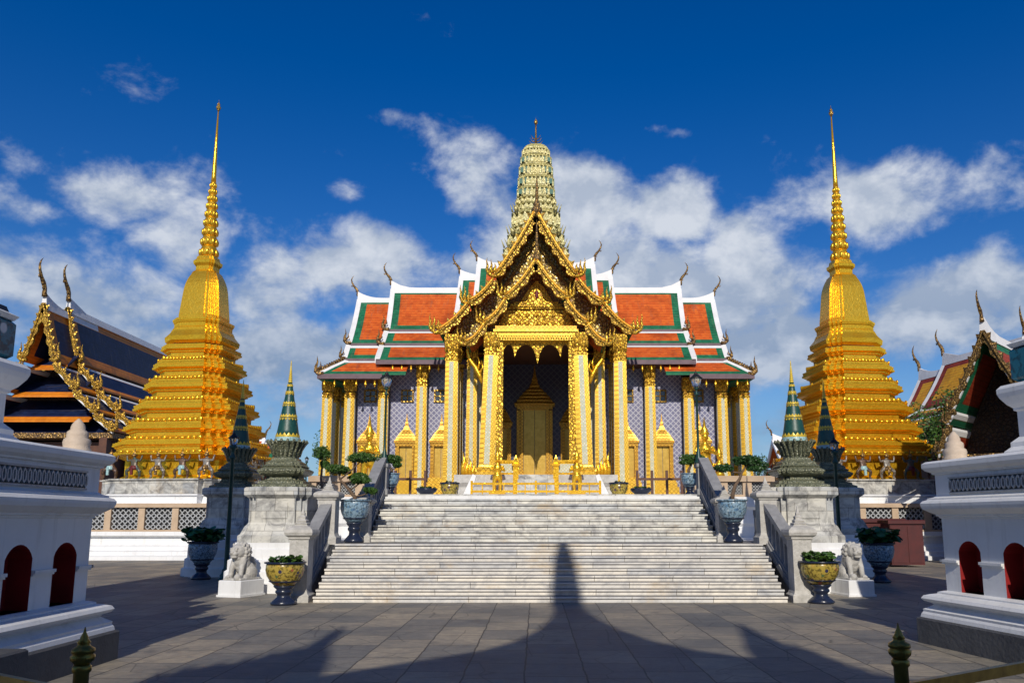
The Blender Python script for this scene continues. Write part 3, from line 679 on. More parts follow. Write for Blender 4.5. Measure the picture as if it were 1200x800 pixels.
# ------------------------------------------------------------------ green-spired stupas on marble pedestals
def green_stupa(loc, label):
    y = 20.5
    s = thing('pedestal_stupa', loc, label, 'stupa', 'small green spired stupas on marble pedestals')
    k = y/F
    def Z(py): return PZ(py, y)
    a = MB(); a.plan(RD2, [(1.42, 0), (1.42, .22), (1.34, .25), (1.34, .48), (1.27, .52), (1.27, .74), (1.2, .78), (1.18, 1.0), (1.12, 1.04), (1.12, 1.16)]); a.build('white_base', M['white'], s)
    a = MB(); a.plan(RD2, [(1.08, 1.163), (1.08, 1.32), (1.02, 1.36), (.92, 1.55), (.86, 1.60), (.84, 1.64), (.84, 2.22), (.92, 2.27), (.98, 2.31), (.98, 2.47), (.94, 2.50)]); a.box(-.36, .36, -.87, -.5, 1.74, 2.12); a.build('marble_pedestal', M['marble'], s)
    zt = 2.50
    a = MB(); a.plan(redent([1, .85, .7]), [(.80, zt), (.80, zt+.06), (.66, zt+.1), (.66, zt+.15), (.50, zt+.19), (.46, zt+.27), (.64, zt+.33), (.70, zt+.40), (.70, zt+.44), (.56, zt+.50), (.60, zt+.53), (.50, zt+.58), (.50, zt+.63), (.38, zt+.69), (.36, zt+.74)])
    a.build('moulded_base', M['celadon'], s)
    a = MB(); z0 = zt+.74
    a.lathe([(.36, z0), (.39, z0+.1), (.40, z0+.2), (.45, z0+.32), (.52, z0+.40), (.54, z0+.42), (.36, z0+.43)], 20, smooth=False)
    for q in range(20):
        an = 2*math.pi*q/20; ca, sa = math.cos(an), math.sin(an)
        a.tube([(.38*ca, .38*sa, z0+.05), (.42*ca, .42*sa, z0+.22), (.50*ca, .50*sa, z0+.36), (.60*ca, .60*sa, z0+.44), (.615*ca, .615*sa, z0+.40)], [.03, .045, .055, .04, .012], 5)
    a.build('lotus_crown', M['celadon'], s)
    z1 = z0+.42
    a = MB(); a.lathe([(.36, z1), (.375, z1+.03), (.36, z1+.06), (.37, z1+.09), (.35, z1+.12)], 24); a.build('glazed_ring', M['paleblue_glaze'], s)
    z2 = z1+.12; zc = Z(447); zp = Z(420)
    def rad_at(z): return .345+( .062-.345)*(z-z2)/(zc-z2)
    a = MB(); a.lathe([(rad_at(z2+(zc-z2)*i/8), z2+(zc-z2)*i/8) for i in range(9)], 24); a.build('cone', M['green_glaze'], s)
    for f, hgt, teeth, up in ((.0, .075, 16, 1), (.36, .05, 16, 1), (.34, .055, 16, -1), (.60, .04, 14, 1), (.585, .045, 14, -1), (.80, .04, 12, 1), (.79, .03, 12, -1), (.93, .04, 10, 1)):
        a = MB(); zb = z2+(zc-z2)*f; r0 = rad_at(zb)+.008
        if up > 0:
            a.lathe([(r0, zb-.005), (r0+.008, zb+.012), (rad_at(zb+.035)+.008, zb+.035)], 24)
            zb += .035
        for q in range(teeth):
            an = 2*math.pi*q/teeth; da = math.pi/teeth*.95; zt_ = zb+up*hgt
            ra, rb = rad_at(zb)+.009, rad_at(zt_)+.009
            a.add([(ra*math.cos(an-da), ra*math.sin(an-da), zb), (ra*math.cos(an+da), ra*math.sin(an+da), zb), (rb*math.cos(an), rb*math.sin(an), zt_), ((ra+.012)*math.cos(an), (ra+.012)*math.sin(an), zb)], [(0, 3, 2), (3, 1, 2), (0, 2, 1), (0, 1, 3)])
        a.build('zigzag_band', M['yellow_glaze'], s)
    a = MB(); n = 8
    pr = []
    for i in range(n):
        za = zc+(zp-zc)*.72*i/n; zb = zc+(zp-zc)*.72*(i+1)/n; r = .068*(1-i/n*.72)
        pr += [(r*.7, za), (r*1.1, za+(zb-za)*.35), (r*1.0, za+(zb-za)*.7), (r*.62, zb-.001)]
    pr += [(.02, zc+(zp-zc)*.75), (.014, zc+(zp-zc)*.9), (.003, zp)]
    a.lathe(pr, 12); a.build('ringed_tip', M['yellow_glaze'], s)
    s.scale = (.85, .85, 1); return s
gA = green_stupa((-6.36, 20.7, 0), 'small green spired stupa on sunlit marble pedestal beside the left stair balustrade')
dup(gA, (6.62, 20.7, 0), 'small green spired stupa on sunlit marble pedestal beside the right stair balustrade')
dup(gA, (-9.62, 26.3, 0), 'small green spired stupa in shade behind the left lamp post, bluish pedestal').scale = (.90, .90, 1.08)
dup(gA, (9.45, 26.3, 0), 'small green spired stupa in shade behind the right lamp post, bluish pedestal').scale = (.90, .90, 1.08)

# ------------------------------------------------------------------ stone lions
def lion(loc, rz, label, sgn):
    l = thing('stone_lion', loc, label, 'statue', 'stone guardian lions on white plinths', rz)
    a = MB(); a.box(-.34, .34, -.42, .46, 0, .40, c=.015); a.box(-.37, .37, -.45, .49, -.01, .05); a.build('plinth', M['white'], l)
    b = MB(); z = .40
    b.box(-.27, .27, -.36, .38, z, z+.05)
    b.ell((0, .16, z+.24), (.22, .24, .22)); b.ell((0, .0, z+.42), (.19, .2, .28)); b.ell((0, -.10, z+.50), (.17, .15, .2))
    for s in (-1, 1):
        b.ell((s*.19, .14, z+.17), (.11, .20, .16)); b.ell((s*.19, -.02, z+.08), (.075, .16, .07))
        b.tube([(s*.13, -.10, z+.52), (s*.15, -.19, z+.30), (s*.15, -.22, z+.08)], [.085, .068, .062], 10)
        b.ell((s*.15, -.27, z+.085), (.078, .10, .055))
        for q in range(3): b.ell((s*.15+(q-1)*.045, -.35, z+.075), (.022, .03, .028), 8, 6)
        b.ell((s*.155, -.16, z+.86), (.035, .03, .05)); b.ell((s*.075, -.345, z+.735), (.04, .03, .035)); b.ell((s*.075, -.33, z+.785), (.055, .03, .02))
    hz = z+.70
    b.ell((0, -.17, hz), (.19, .19, .19)); b.ell((0, -.33, hz-.05), (.12, .09, .07)); b.ell((0, -.41, hz-.02), (.055, .035, .035)); b.ell((0, -.32, hz-.13), (.10, .08, .04)); b.ell((0, -.2, hz-.16), (.12, .10, .07))
    rr = random.Random(3)
    for ring, (yy, rad_) in enumerate(((-.10, .20), (-.02, .215), (.06, .19))):
        for q in range(13):
            an = math.pi*2*q/13+ring*.24
            if math.sin(an) < -.75: continue
            b.ell((rad_*math.cos(an), yy, hz-.02+rad_*math.sin(an)*1.05), (.052, .052, .052), 8, 6)
    for q in range(8): b.ell((rr.uniform(-.13, .13), .12+.02*q, z+.60-.05*q), (.05, .05, .05), 8, 6)
    b.tube([(0, .36, z+.15), (.02, .42, z+.35), (0, .36, z+.52), (.0, .30, z+.56)], [.06, .075, .06, .02], 8)
    b.ell((sgn*.15, -.33, z+.07), (.09, .09, .09))
    remesh(b, 'lion_body', .013, M['pale_stone'], l, 1)
    l.scale = (.9, .9, .9); return l
lion((-6.72, 18.95, 0), rad(-20), 'pale stone lion on a white plinth left of the stairs', 1)
lion((7.28, 19.1, 0), rad(8), 'pale stone lion on a white plinth right of the stairs', -1)

# ------------------------------------------------------------------ pots and plants
def pot(name, loc, label, h, w, mat, base_mat, cat='planter', group=None, stand=.42, rim_mat=None, wide=1.0):
    p = thing(name, loc, label, cat, group)
    hs = h*stand; r = w/2
    a = MB(); a.lathe([(r*.62, 0), (r*.68, hs*.10), (r*.56, hs*.22), (r*.36, hs*.40), (r*.34, hs*.55), (r*.44, hs*.64), (r*.44, hs*.72), (r*.38, hs*.8), (r*.52, hs*.93), (r*.55, hs)], 28); a.build('stand', M[base_mat], p)
    hb = h-hs
    a = MB(); a.lathe([(r*.50, hs+.002), (r*.70, hs+hb*.16), (r*.90, hs+hb*.42), (r*.97, hs+hb*.66), (r*.95, hs+hb*.86), (r*.93, hs+hb*.9)], 32); a.build('bowl', M[mat], p)
    a = MB(); a.lathe([(r*.915, hs+hb*.40), (r*.935, hs+hb*.41), (r*.945, hs+hb*.44), (r*.93, hs+hb*.45)] if False else [(r*.72, hs+hb*.15), (r*.74, hs+hb*.155), (r*.79, hs+hb*.20), (r*.78, hs+hb*.21)], 32); a.build('band', M[base_mat], p)
    a = MB(); a.lathe([(r*.93, hs+hb*.9), (r*1.04, hs+hb*.93), (r*1.05, hs+hb*.985), (r*.98, h), (r*.88, h-.005), (r*.86, h-.05)], 32); a.build('rim', M[rim_mat or base_mat], p)
    a = MB(); a.lathe([(r*.87, h-.07), (r*.87, h-.05), (.01, h-.03)], 20); a.build('soil', M['soil'], p)
    return p
def bonsai(p, h0, path, pads, leafmat='leaf', r0=.055):
    rr = random.Random(len(pads)*7+int(h0*100))
    a = MB(); n = len(path)
    a.tube([(x, y, h0+z) for x, y, z in path], [r0*(1-.6*i/(n-1)) for i in range(n)], 8)
    for (x, y, z, rx, ry, rz_) in pads:
        q = min(path, key=lambda t_: (t_[0]-x)**2+(t_[2]-z)**2*1.5+(t_[1]-y)**2)
        mid = ((q[0]+x)/2, (q[1]+y)/2, h0+(q[2]+z)/2-.03)
        a.tube([(q[0], q[1], h0+q[2]), mid, (x, y, h0+z-.02)], [r0*.45, r0*.35, r0*.2], 6)
    a.build('trunk', M['trunk'], p)
    for (x, y, z, rx, ry, rz_) in pads:
        rx, ry, rz_ = rx*1.22, ry*1.22, rz_*1.15; a = MB()
        for q in range(9):
            leaves(a, (x+rr.uniform(-.5, .5)*rx, y+rr.uniform(-.5, .5)*ry, h0+z+rr.uniform(-.2, .45)*rz_), (rx*.6, ry*.6, rz_*.7), int(150+280*rx), .034, rnd=rr)
        a.build('foliage_pad', M[leafmat], p)
def low_leaves(p, h, r, n, mat, size=.06, hh=.12):
    a = MB(); rr = random.Random(int(h*100)+n)
    for _ in range(n):
        an = rr.uniform(0, 6.28); q = r*math.sqrt(rr.random()); z = h+rr.uniform(-.03, hh)
        c = Vector((q*math.cos(an), q*math.sin(an), z)); t_ = Vector((rr.gauss(0, .5), rr.gauss(0, .5), 1)).normalized(); u = t_.cross(Vector((rr.random(), rr.random(), .1))).normalized(); v_ = t_.cross(u); s = size*rr.uniform(.6, 1.3)
        a.add([c+u*s, c+(u+v_)*s*.7, c+v_*s, c+(v_-u)*s*.7, c-u*s, c-(u+v_)*s*.7, c-v_*s, c+(u-v_)*s*.7], [tuple(range(8))])
        if rr.random() < .3: a.tube([(c.x*.6, c.y*.6, h-.05), tuple(c)], [.006, .006], 4)
    a.build('foliage', M[mat], p)
yp = pot('flower_pot', (-5.14, 17.0, 0), 'yellow floral enamel pot on dark stand left of the lowest step', .86, .80, 'pot_yellow', 'navy_glaze', stand=.44, group='yellow floral pots at the foot of the stairs')
low_leaves(yp, .86, .32, 150, 'leaf', .05, .10)
yp2 = pot('flower_pot', (5.92, 17.3, 0), 'yellow floral enamel pot on dark stand right of the lowest step', .86, .80, 'pot_yellow', 'navy_glaze', stand=.44, group='yellow floral pots at the foot of the stairs')
low_leaves(yp2, .86, .32, 220, 'leaf', .05, .18)
bp = pot('lotus_pot', (-9.72, 24.1, 0), 'blue porcelain pot of dark lotus leaves before the left shaded pedestal', 1.08, .84, 'pot_blue', 'navy_glaze', stand=.42, group='blue pots of lotus leaves')
low_leaves(bp, 1.15, .55, 260, 'leaf_lotus', .10, .30)
bp2 = pot('lotus_pot', (9.5, 22.9, 0), 'blue porcelain pot of dark lotus leaves before the red cabinets', 1.08, .84, 'pot_blue', 'navy_glaze', stand=.42, group='blue pots of lotus leaves')
low_leaves(bp2, 1.15, .55, 260, 'leaf_lotus', .10, .30)
kz = 19.85/F
def rel(px, py, cx, y, zb, yoff=0):
    X, Z = P(px, py, y); return X-cx, yoff, Z-zb
# landing bonsai, left
cx = PX(416, 600, 19.85); b1 = pot('bonsai_pot', (cx, 19.85, LD), 'pale blue porcelain pot with a spreading clipped bonsai on the left of the landing', 1.03, .72, 'pot_blue', 'navy_glaze', stand=.46, rim_mat='pot_blue', group='pots of clipped bonsai trees on the stairs')
h0 = .95
pt = [(0, 0, 0), (-.02, 0, .14), (-.16, .02, .30), (-.32, 0, .48), (-.40, .02, .56)]
br = [rel(x, y, cx, 19.85, LD+h0) for x, y in ((397, 551), (424, 537), (424, 563), (434, 575))]
bonsai(b1, h0, pt+[], [(br[0][0], .02, br[0][2], .26, .2, .12), (br[1][0], .1, br[1][2], .36, .26, .13), (br[2][0], -.05, br[2][2], .2, .16, .09), (br[3][0], 0, br[3][2], .13, .11, .08), (-.02, .2, .62, .2, .18, .1)])
cx = PX(858, 600, 19.85); b2 = pot('bonsai_pot', (cx, 19.85, LD), 'pale blue porcelain pot with a leaning bonsai on the right of the landing', 1.03, .72, 'pot_blue', 'navy_glaze', stand=.46, rim_mat='pot_blue', group='pots of clipped bonsai trees on the stairs')
br = [rel(x, y, cx, 19.85, LD+h0) for x, y in ((876, 541), (848, 549), (870, 537), (886, 546))]
bonsai(b2, h0, [(0, 0, 0), (.04, 0, .25), (.10, 0, .42), (.22, .02, .58), (.27, 0, .72), (.36, 0, .86)], [(br[0][0], 0, br[0][2], .3, .24, .15), (br[1][0], 0, br[1][2], .2, .16, .09), (br[3][0], .05, br[3][2]-.03, .22, .2, .12)], 'leaf_dark')
cx = PX(458, 560, 23.3); b3 = pot('bonsai_pot', (cx, 23.3, DK), 'blue porcelain pot with round bonsai at the top of the stairs, left side', .62, .50, 'pot_blue', 'navy_glaze', stand=.35, rim_mat='pot_blue', group='pots of clipped bonsai trees on the stairs')
bonsai(b3, .56, [(0, 0, 0), (.02, 0, .15), (-.08, 0, .3), (-.05, 0, .45)], [(-.05, 0, .45, .3, .2, .13), (.18, 0, .28, .12, .1, .07), (-.3, 0, .42, .2, .15, .09)], 'leaf')
cx = PX(808, 560, 23.3); b4 = pot('bonsai_pot', (cx, 23.3, DK), 'blue porcelain pot with round bonsai at the top of the stairs, right side', .62, .50, 'pot_blue', 'navy_glaze', stand=.35, rim_mat='pot_blue', group='pots of clipped bonsai trees on the stairs')
bonsai(b4, .56, [(0, 0, 0), (-.02, 0, .15), (.06, 0, .3), (.1, 0, .42)], [(.12, 0, .45, .3, .2, .13), (-.05, 0, .36, .2, .15, .08)], 'leaf')
cx = PX(377, 560, 24.3); b5 = pot('bonsai_pot', (cx, 24.3, LD), 'bonsai in a pot behind the short left balustrade, one round crown', 1.0, .66, 'pot_blue', 'navy_glaze', stand=.4, rim_mat='pot_blue', group='pots of clipped bonsai trees on the stairs')
bonsai(b5, .95, [(0, 0, 0), (.05, 0, .4), (-.02, 0, .8), (0, 0, 1.2), (.02, 0, 1.45)], [(-.02, 0, 1.52, .25, .25, .22), (.1, 0, 1.2, .14, .14, .12)], 'leaf')
for px, lb in ((527, 'left'), (725, 'right')):
    x = PX(px, 570, 24.6); q = thing('bowl_planter', (x, 24.6, DK), 'wide low enamel bowl planter on the deck before the %s outer porch column' % lb, 'planter', 'low bowl planters on the deck')
    a = MB(); a.lathe([(.16, 0), (.22, .05), (.2, .09), (.27, .2), (.275, .36), (.25, .38), (.24, .36), (.01, .35)], 28); a.build('bowl', M['pot_yellow'], q)
    a = MB(); a.lathe([(.275, .36), (.30, .37), (.30, .405), (.27, .415), (.245, .395)], 28); a.build('rim', M['navy_glaze'], q); low_leaves(q, .40, .2, 50, 'leaf', .04, .04)
for px, lb in ((500, 'left'), (751, 'right')):
    x = PX(px, 570, 24.8); q = thing('bowl_planter', (x, 24.8, DK), 'small dark shallow bowl on the deck between %s columns' % lb, 'planter', 'low bowl planters on the deck')
    a = MB(); a.lathe([(.14, 0), (.2, .08), (.3, .16), (.33, .22), (.31, .25), (.29, .23), (.01, .22)], 24); a.build('bowl', M['navy_glaze'], q); low_leaves(q, .24, .26, 60, 'leaf', .04, .05)

# ------------------------------------------------------------------ lamps
def street_lamp(loc, label, h, kind='tall'):
    l = thing('street_lamp', loc, label, 'lamp', 'dark green lamp posts round the terrace')
    a = MB(); r = h*.014
    a.lathe([(r*3.2, 0), (r*3.2, .06), (r*2.4, .1), (r*2.6, .16), (r*1.9, .22), (r*1.6, .32), (r*1.15, .36), (r, .5), (r*.8, h*.74), (r*1.5, h*.745), (r*1.5, h*.76), (r*.8, h*.77), (r*.8, h*.80), (r*1.8, h*.812), (r*1.8, h*.825), (r*.9, h*.83)], 16); a.build('post', M['lamp_green'], l)
    a = MB(); z = h*.83; s = .155 if h < 3 else .13
    a.lathe([(s*.55, z), (s*.75, z+.2*s), (s*1.0, z+1.4*s), (s*.95, z+1.5*s), (s*.02, z+1.5*s)], 12); a.build('lantern_glass', M['lamp_glass'], l)
    a = MB(); a.lathe([(s*1.2, z+1.5*s), (s*1.25, z+1.6*s), (s*.9, z+1.9*s), (s*.5, z+2.3*s), (s*.3, z+2.45*s), (s*.35, z+2.6*s), (s*.08, z+2.8*s), (.004, z+3.3*s)], 12); a.build('lantern_cap', M['black_iron'], l)
    a = MB()
    for q in range(6):
        an = 2*math.pi*q/6; a.tube([(s*.58*math.cos(an), s*.58*math.sin(an), z), (s*1.04*math.cos(an), s*1.04*math.sin(an), z+1.5*s)], [.008, .008], 5)
    a.build('lantern_frame', M['black_iron'], l)
    return l
street_lamp((PX(450, 550, 22.75), 22.75, DK+.85), 'green street lamp with glass lantern on the left upper stair balustrade', 2.62)
street_lamp((PX(819, 550, 22.75), 22.75, DK+.85), 'green street lamp with glass lantern on the right upper stair balustrade', 2.62)
a_ = [((PX(269, 600, 23.4), 23.4, 0), 'dark lamp post in shade before the left shaded stupa', PZ(490, 23.4)), ((PX(982, 600, 23.4), 23.4, 0), 'dark green lamp post before the right shaded stupa', PZ(497, 23.4))]
for lc, lb, h in a_: street_lamp(lc, lb, h)
street_lamp((PX(359, 550, 58), 58, DK), 'far small lamp against the sky between left stupa and temple', PZ(529, 58)-DK)
for s_, lb in ((-4.30, 'left'), (4.66, 'right')):
    q = thing('gate_pier', (s_, 22.75, DK), 'square stone pier under the %s stair lamp' % lb, 'pier', 'piers at the head of the stairs')
    a = MB(); a.plan(SQ, [(.2, -.02), (.2, .12), (.16, .16), (.16, .72), (.2, .76), (.2, .85)]); a.build('shaft', M['granite'], q)

# ------------------------------------------------------------------ the temple
T = thing('temple', (0, 44, DK), 'golden columned temple with orange and green tiled roofs and a central prang tower', 'temple', world=True)
OT = Vector((0, 44, DK))
WY, CYc, EY, RYd = 44.95, 44.2, 43.35, 48.6          # wall face, column axis, eaves, ridge
def Wp(b, name, mats, parent=T): return b.build(name, mats, parent)

# columns
_colcache = {}
def column(x, y, z0, z1, w, lean=0.0, parent=T):
    """redented gilded column with mosaic strips and a lotus capital"""
    h = z1-z0; key = (round(h, 2), round(w, 2))
    if key not in _colcache:
        hw = w/2; RC = redent([1, .82, .64])
        a = MB(); a.plan(RC, [(hw*1.35, 0), (hw*1.35, .18), (hw*1.2, .22), (hw*1.25, .34), (hw*1.08, .42), (hw*1.05, .5), (hw*.90, h*.84), (hw*.9, h*.845)]); sh = a.mesh('column_shaft', M['gold_col'])
        a = MB()
        zc = h*.845; k = h*.155
        a.plan(RC, [(hw*1.0, zc), (hw*1.0, zc+.06*k), (hw*.86, zc+.09*k), (hw*.86, zc+.14*k), (hw*.98, zc+.17*k), (hw*.98, zc+.23*k), (hw*.84, zc+.27*k), (hw*.84, zc+.34*k), (hw*.92, zc+.40*k), (hw*1.0, zc+.6*k), (hw*1.08, zc+.82*k), (hw*1.14, zc+.9*k), (hw*1.05, zc+.92*k), (hw*1.05, h)])
        for q in range(16):
            an = 2*math.pi*(q+.5)/16; m_ = max(abs(math.cos(an)), abs(math.sin(an))); rr = hw*.95/m_*min(1, m_*1.12)
            a.tube([(rr*math.cos(an), rr*math.sin(an), zc+.36*k), (rr*1.05*math.cos(an), rr*1.05*math.sin(an), zc+.62*k), (rr*1.14*math.cos(an), rr*1.14*math.sin(an), zc+.88*k)], [hw*.15, hw*.17, hw*.03], 5)
        cp = a.mesh('capital', M['gold_carved'])
        a = MB()
        for rt in range(4):
            c_, s2 = [(1, 0), (0, 1), (-1, 0), (0, -1)][rt]
            a.T = Matrix(((c_, -s2, 0, 0), (s2, c_, 0, 0), (0, 0, 1, 0), (0, 0, 0, 1)))
            f0, f1 = hw*1.055, hw*.905
            a.add([(-hw*.36, -f0-.012, .55), (hw*.36, -f0-.012, .55), (hw*.30, -f1-.012, h*.835), (-hw*.30, -f1-.012, h*.835), (-hw*.36, -f0+.05, .55), (hw*.36, -f0+.05, .55), (hw*.30, -f1+.05, h*.835), (-hw*.30, -f1+.05, h*.835)], [(0, 1, 2, 3), (0, 3, 7, 4), (1, 5, 6, 2), (2, 6, 7, 3), (0, 4, 5, 1)])
        a.T = None
        ms = a.mesh('mosaic_strip', M['strip'])
        _colcache[key] = (sh, cp, ms)
    sh, cp, ms = _colcache[key]
    o = bpy.data.objects.new('column', sh); COL.objects.link(o); o.parent = parent; o.location = Vector((x, y, z0))-OT
    o.rotation_euler = (0, lean/h, 0)
    for nm, me in (('capital', cp), ('mosaic_strip', ms)):
        q = bpy.data.objects.new(nm, me); COL.objects.link(q); q.parent = o
    return o
zc_in = PZ(443, CYc)          # underside of low eave beam
zc_hi = PZ(427, CYc)
xs4 = (246.5, 220, 180.5, 135)          # half distances in px of the wing columns
for s in (-1, 1):
    for i, dx in enumerate(xs4):
        x = s*dx/F*CYc*1.0
        column(x, CYc, DK, zc_in if i < 3 else zc_hi, .59)
    for yy in (46.0, 48.0, 50.5): column(s*246.5/F*CYc, yy, DK, zc_in, .59)
# porch columns
pod = PZ(557, 39.6)
for s in (-1, 1):
    column(s*(100/F*40.8), 40.8, DK, PZ(393, 40.8), .69)
    column(s*(57.5/F*39.9), 39.9, pod, PZ(391, 39.9), .75, lean=-s*.22)
    for yy in (42.2, 43.6): column(s*(100/F*40.8)-s*.04, yy, DK, PZ(400, 41), .62)
    column(s*3.35, 42.0, pod, PZ(400, 41), .55); column(s*3.1, 44.2, pod, PZ(400, 41), .55)

# walls
a = MB(); zt = PZ(424, WY)+.5
a.box(-10.35, -3.35, WY, WY+.5, DK, zt); a.box(3.35, 10.35, WY, WY+.5, DK, zt); 
for s in (-1, 1): a.box(s*9.9, s*10.348, WY+.5, 56, DK, zt)
a.box(-10.3, 10.3, 56, 56.5, DK, zt)
Wp(a, 'wall', M['wall'])
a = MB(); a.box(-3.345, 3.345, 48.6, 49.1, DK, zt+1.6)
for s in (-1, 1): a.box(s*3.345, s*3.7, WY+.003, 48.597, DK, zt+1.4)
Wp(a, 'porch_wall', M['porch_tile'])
for s in (-1, 1):
    a = MB(); a.loft([[(s*3.9, WY-d_, z_), (s*10.48, WY-d_, z_), (s*10.48, WY-.003, z_), (s*3.9, WY-.003, z_)] for d_, z_ in ((.12, DK), (.12, DK+.55), (.07, DK+.56), (.07, DK+.75))]); Wp(a, 'wall_base', M['gold_dark'])
    for dx in xs4[1:]:
        a = MB(); x = s*dx/F*CYc; a.box(x-.24, x+.24, WY-.1, WY-.004, DK, zt); Wp(a, 'column_shade_strip', M['dark_slate'])  # dark strips added where the column shadows fall on the wall

# doors with tiered spires, small windows
def door(px_off, y, z0, w, ytop_leaf, ytip, ybase, lean_open=False, parent=T, gold='gold_dark'):
    """gilded door in a frame with a tiered spire; sizes in px of the photograph at depth y"""
    x = px_off/F*y; zl = PZ(ytop_leaf, y); zt = PZ(ytip, y); zb = PZ(ybase, y)
    fr = MB(); hw = w/2
    for s in (-1, 1):
        fr.box(x+s*hw*.62, x+s*hw*.78, y-.30, y, zb, zl); fr.box(x+s*hw*.80, x+s*hw*.98, y-.22, y, zb, zl-.05)
        fr.box(x+s*hw*.58, x+s*hw*1.02, y-.33, y, zb, zb+.22)
    fr.box(x-hw*.98, x+hw*.98, y-.3, y, zl, zl+.16); fr.box(x-hw*1.08, x+hw*1.08, y-.36, y, zl+.16, zl+.26)
    f = fr.build('door', M[gold], parent)
    lf = MB(); lf.box(x-hw*.60, x-.012, y-.1, y-.003, zb, zl); lf.box(x+.012, x+hw*.60, y-.1, y-.003, zb, zl); lf.build('leaf', M['door_leaf'], f)
    b = MB(); b.box(x-hw*1.12, x+hw*1.12, y-.42, y-.004, zb-.25, zb); b.box(x-hw*1.2, x+hw*1.2, y-.52, y-.004, zb-.5, zb-.25); b.box(x-hw*1.35, x+hw*1.35, y-.62, y-.004, z0, zb-.5); b.build('pedestal', M['gold_col'], f)
    sp = MB(); H_ = zt-zl-.26; z = zl+.26; 
    prof = [(1.10, 0), (1.12, .03), (.95, .09), (.97, .11), (.80, .18), (.82, .20), (.64, .27), (.66, .29), (.46, .35), (.48, .37), (.32, .42), (.26, .46), (.28, .48), (.18, .54), (.15, .62), (.16, .64), (.10, .70), (.06, .80), (.03, .92), (.004, 1.0)]
    sp.T = Matrix.Translation((x, y-.05, z)) @ Matrix.Diagonal((1, .35, 1, 1))
    sp.plan(RD2, [(r*hw, t_*H_) for r, t_ in prof]); sp.T = None
    sp.build('spire', M['gold_door'] if gold != 'gold_dark' else M['gold_dark'], f)
    return f
for s in (-1, 1):
    for dx in (196, 152, 111): door(s*dx if s < 0 else s*(dx-4), WY-.01, DK, 1.18, 523, 484, 560, gold='gold_door')
door(-1.5, 48.58, pod-.6, 2.2, 480, 428, 556, gold='gold_door')
for s in (-1, 1): door(s*42, 48.57, pod-.6, 1.35, 502, 452, 556, gold='gold_door')
for s in (-1, 1):
    for dx in (196, 152, 113):
        dd = dx if s < 0 else dx-5
        x = s*dd/F*WY; zw = PZ(464, WY); k = WY/F
        fr = MB(); hw, hh = 7.6*k, 7.6*k
        fr.box(x-hw, x-hw*.76, WY-.09, WY-.002, zw-hh, zw+hh); fr.box(x+hw*.76, x+hw, WY-.09, WY-.002, zw-hh, zw+hh); fr.box(x-hw*.76, x+hw*.76, WY-.09, WY-.002, zw+hh*.76, zw+hh); fr.box(x-hw*.76, x+hw*.76, WY-.09, WY-.002, zw-hh, zw-hh*.76)
        fr.box(x-.03, x+.03, WY-.07, WY-.002, zw-hh*.76, zw+hh*.76); fr.box(x-hw*.76, x-.03, WY-.07, WY-.002, zw-.03, zw+.03); fr.box(x+.03, x+hw*.76, WY-.07, WY-.002, zw-.03, zw+.03)
        f = fr.build('window', M['gold_dark'], T)
        q = MB(); q.box(x-hw*.76, x+hw*.76, WY-.04, WY-.003, zw-hh*.76, zw+hh*.76); q.build('pane', M['pane'], f)

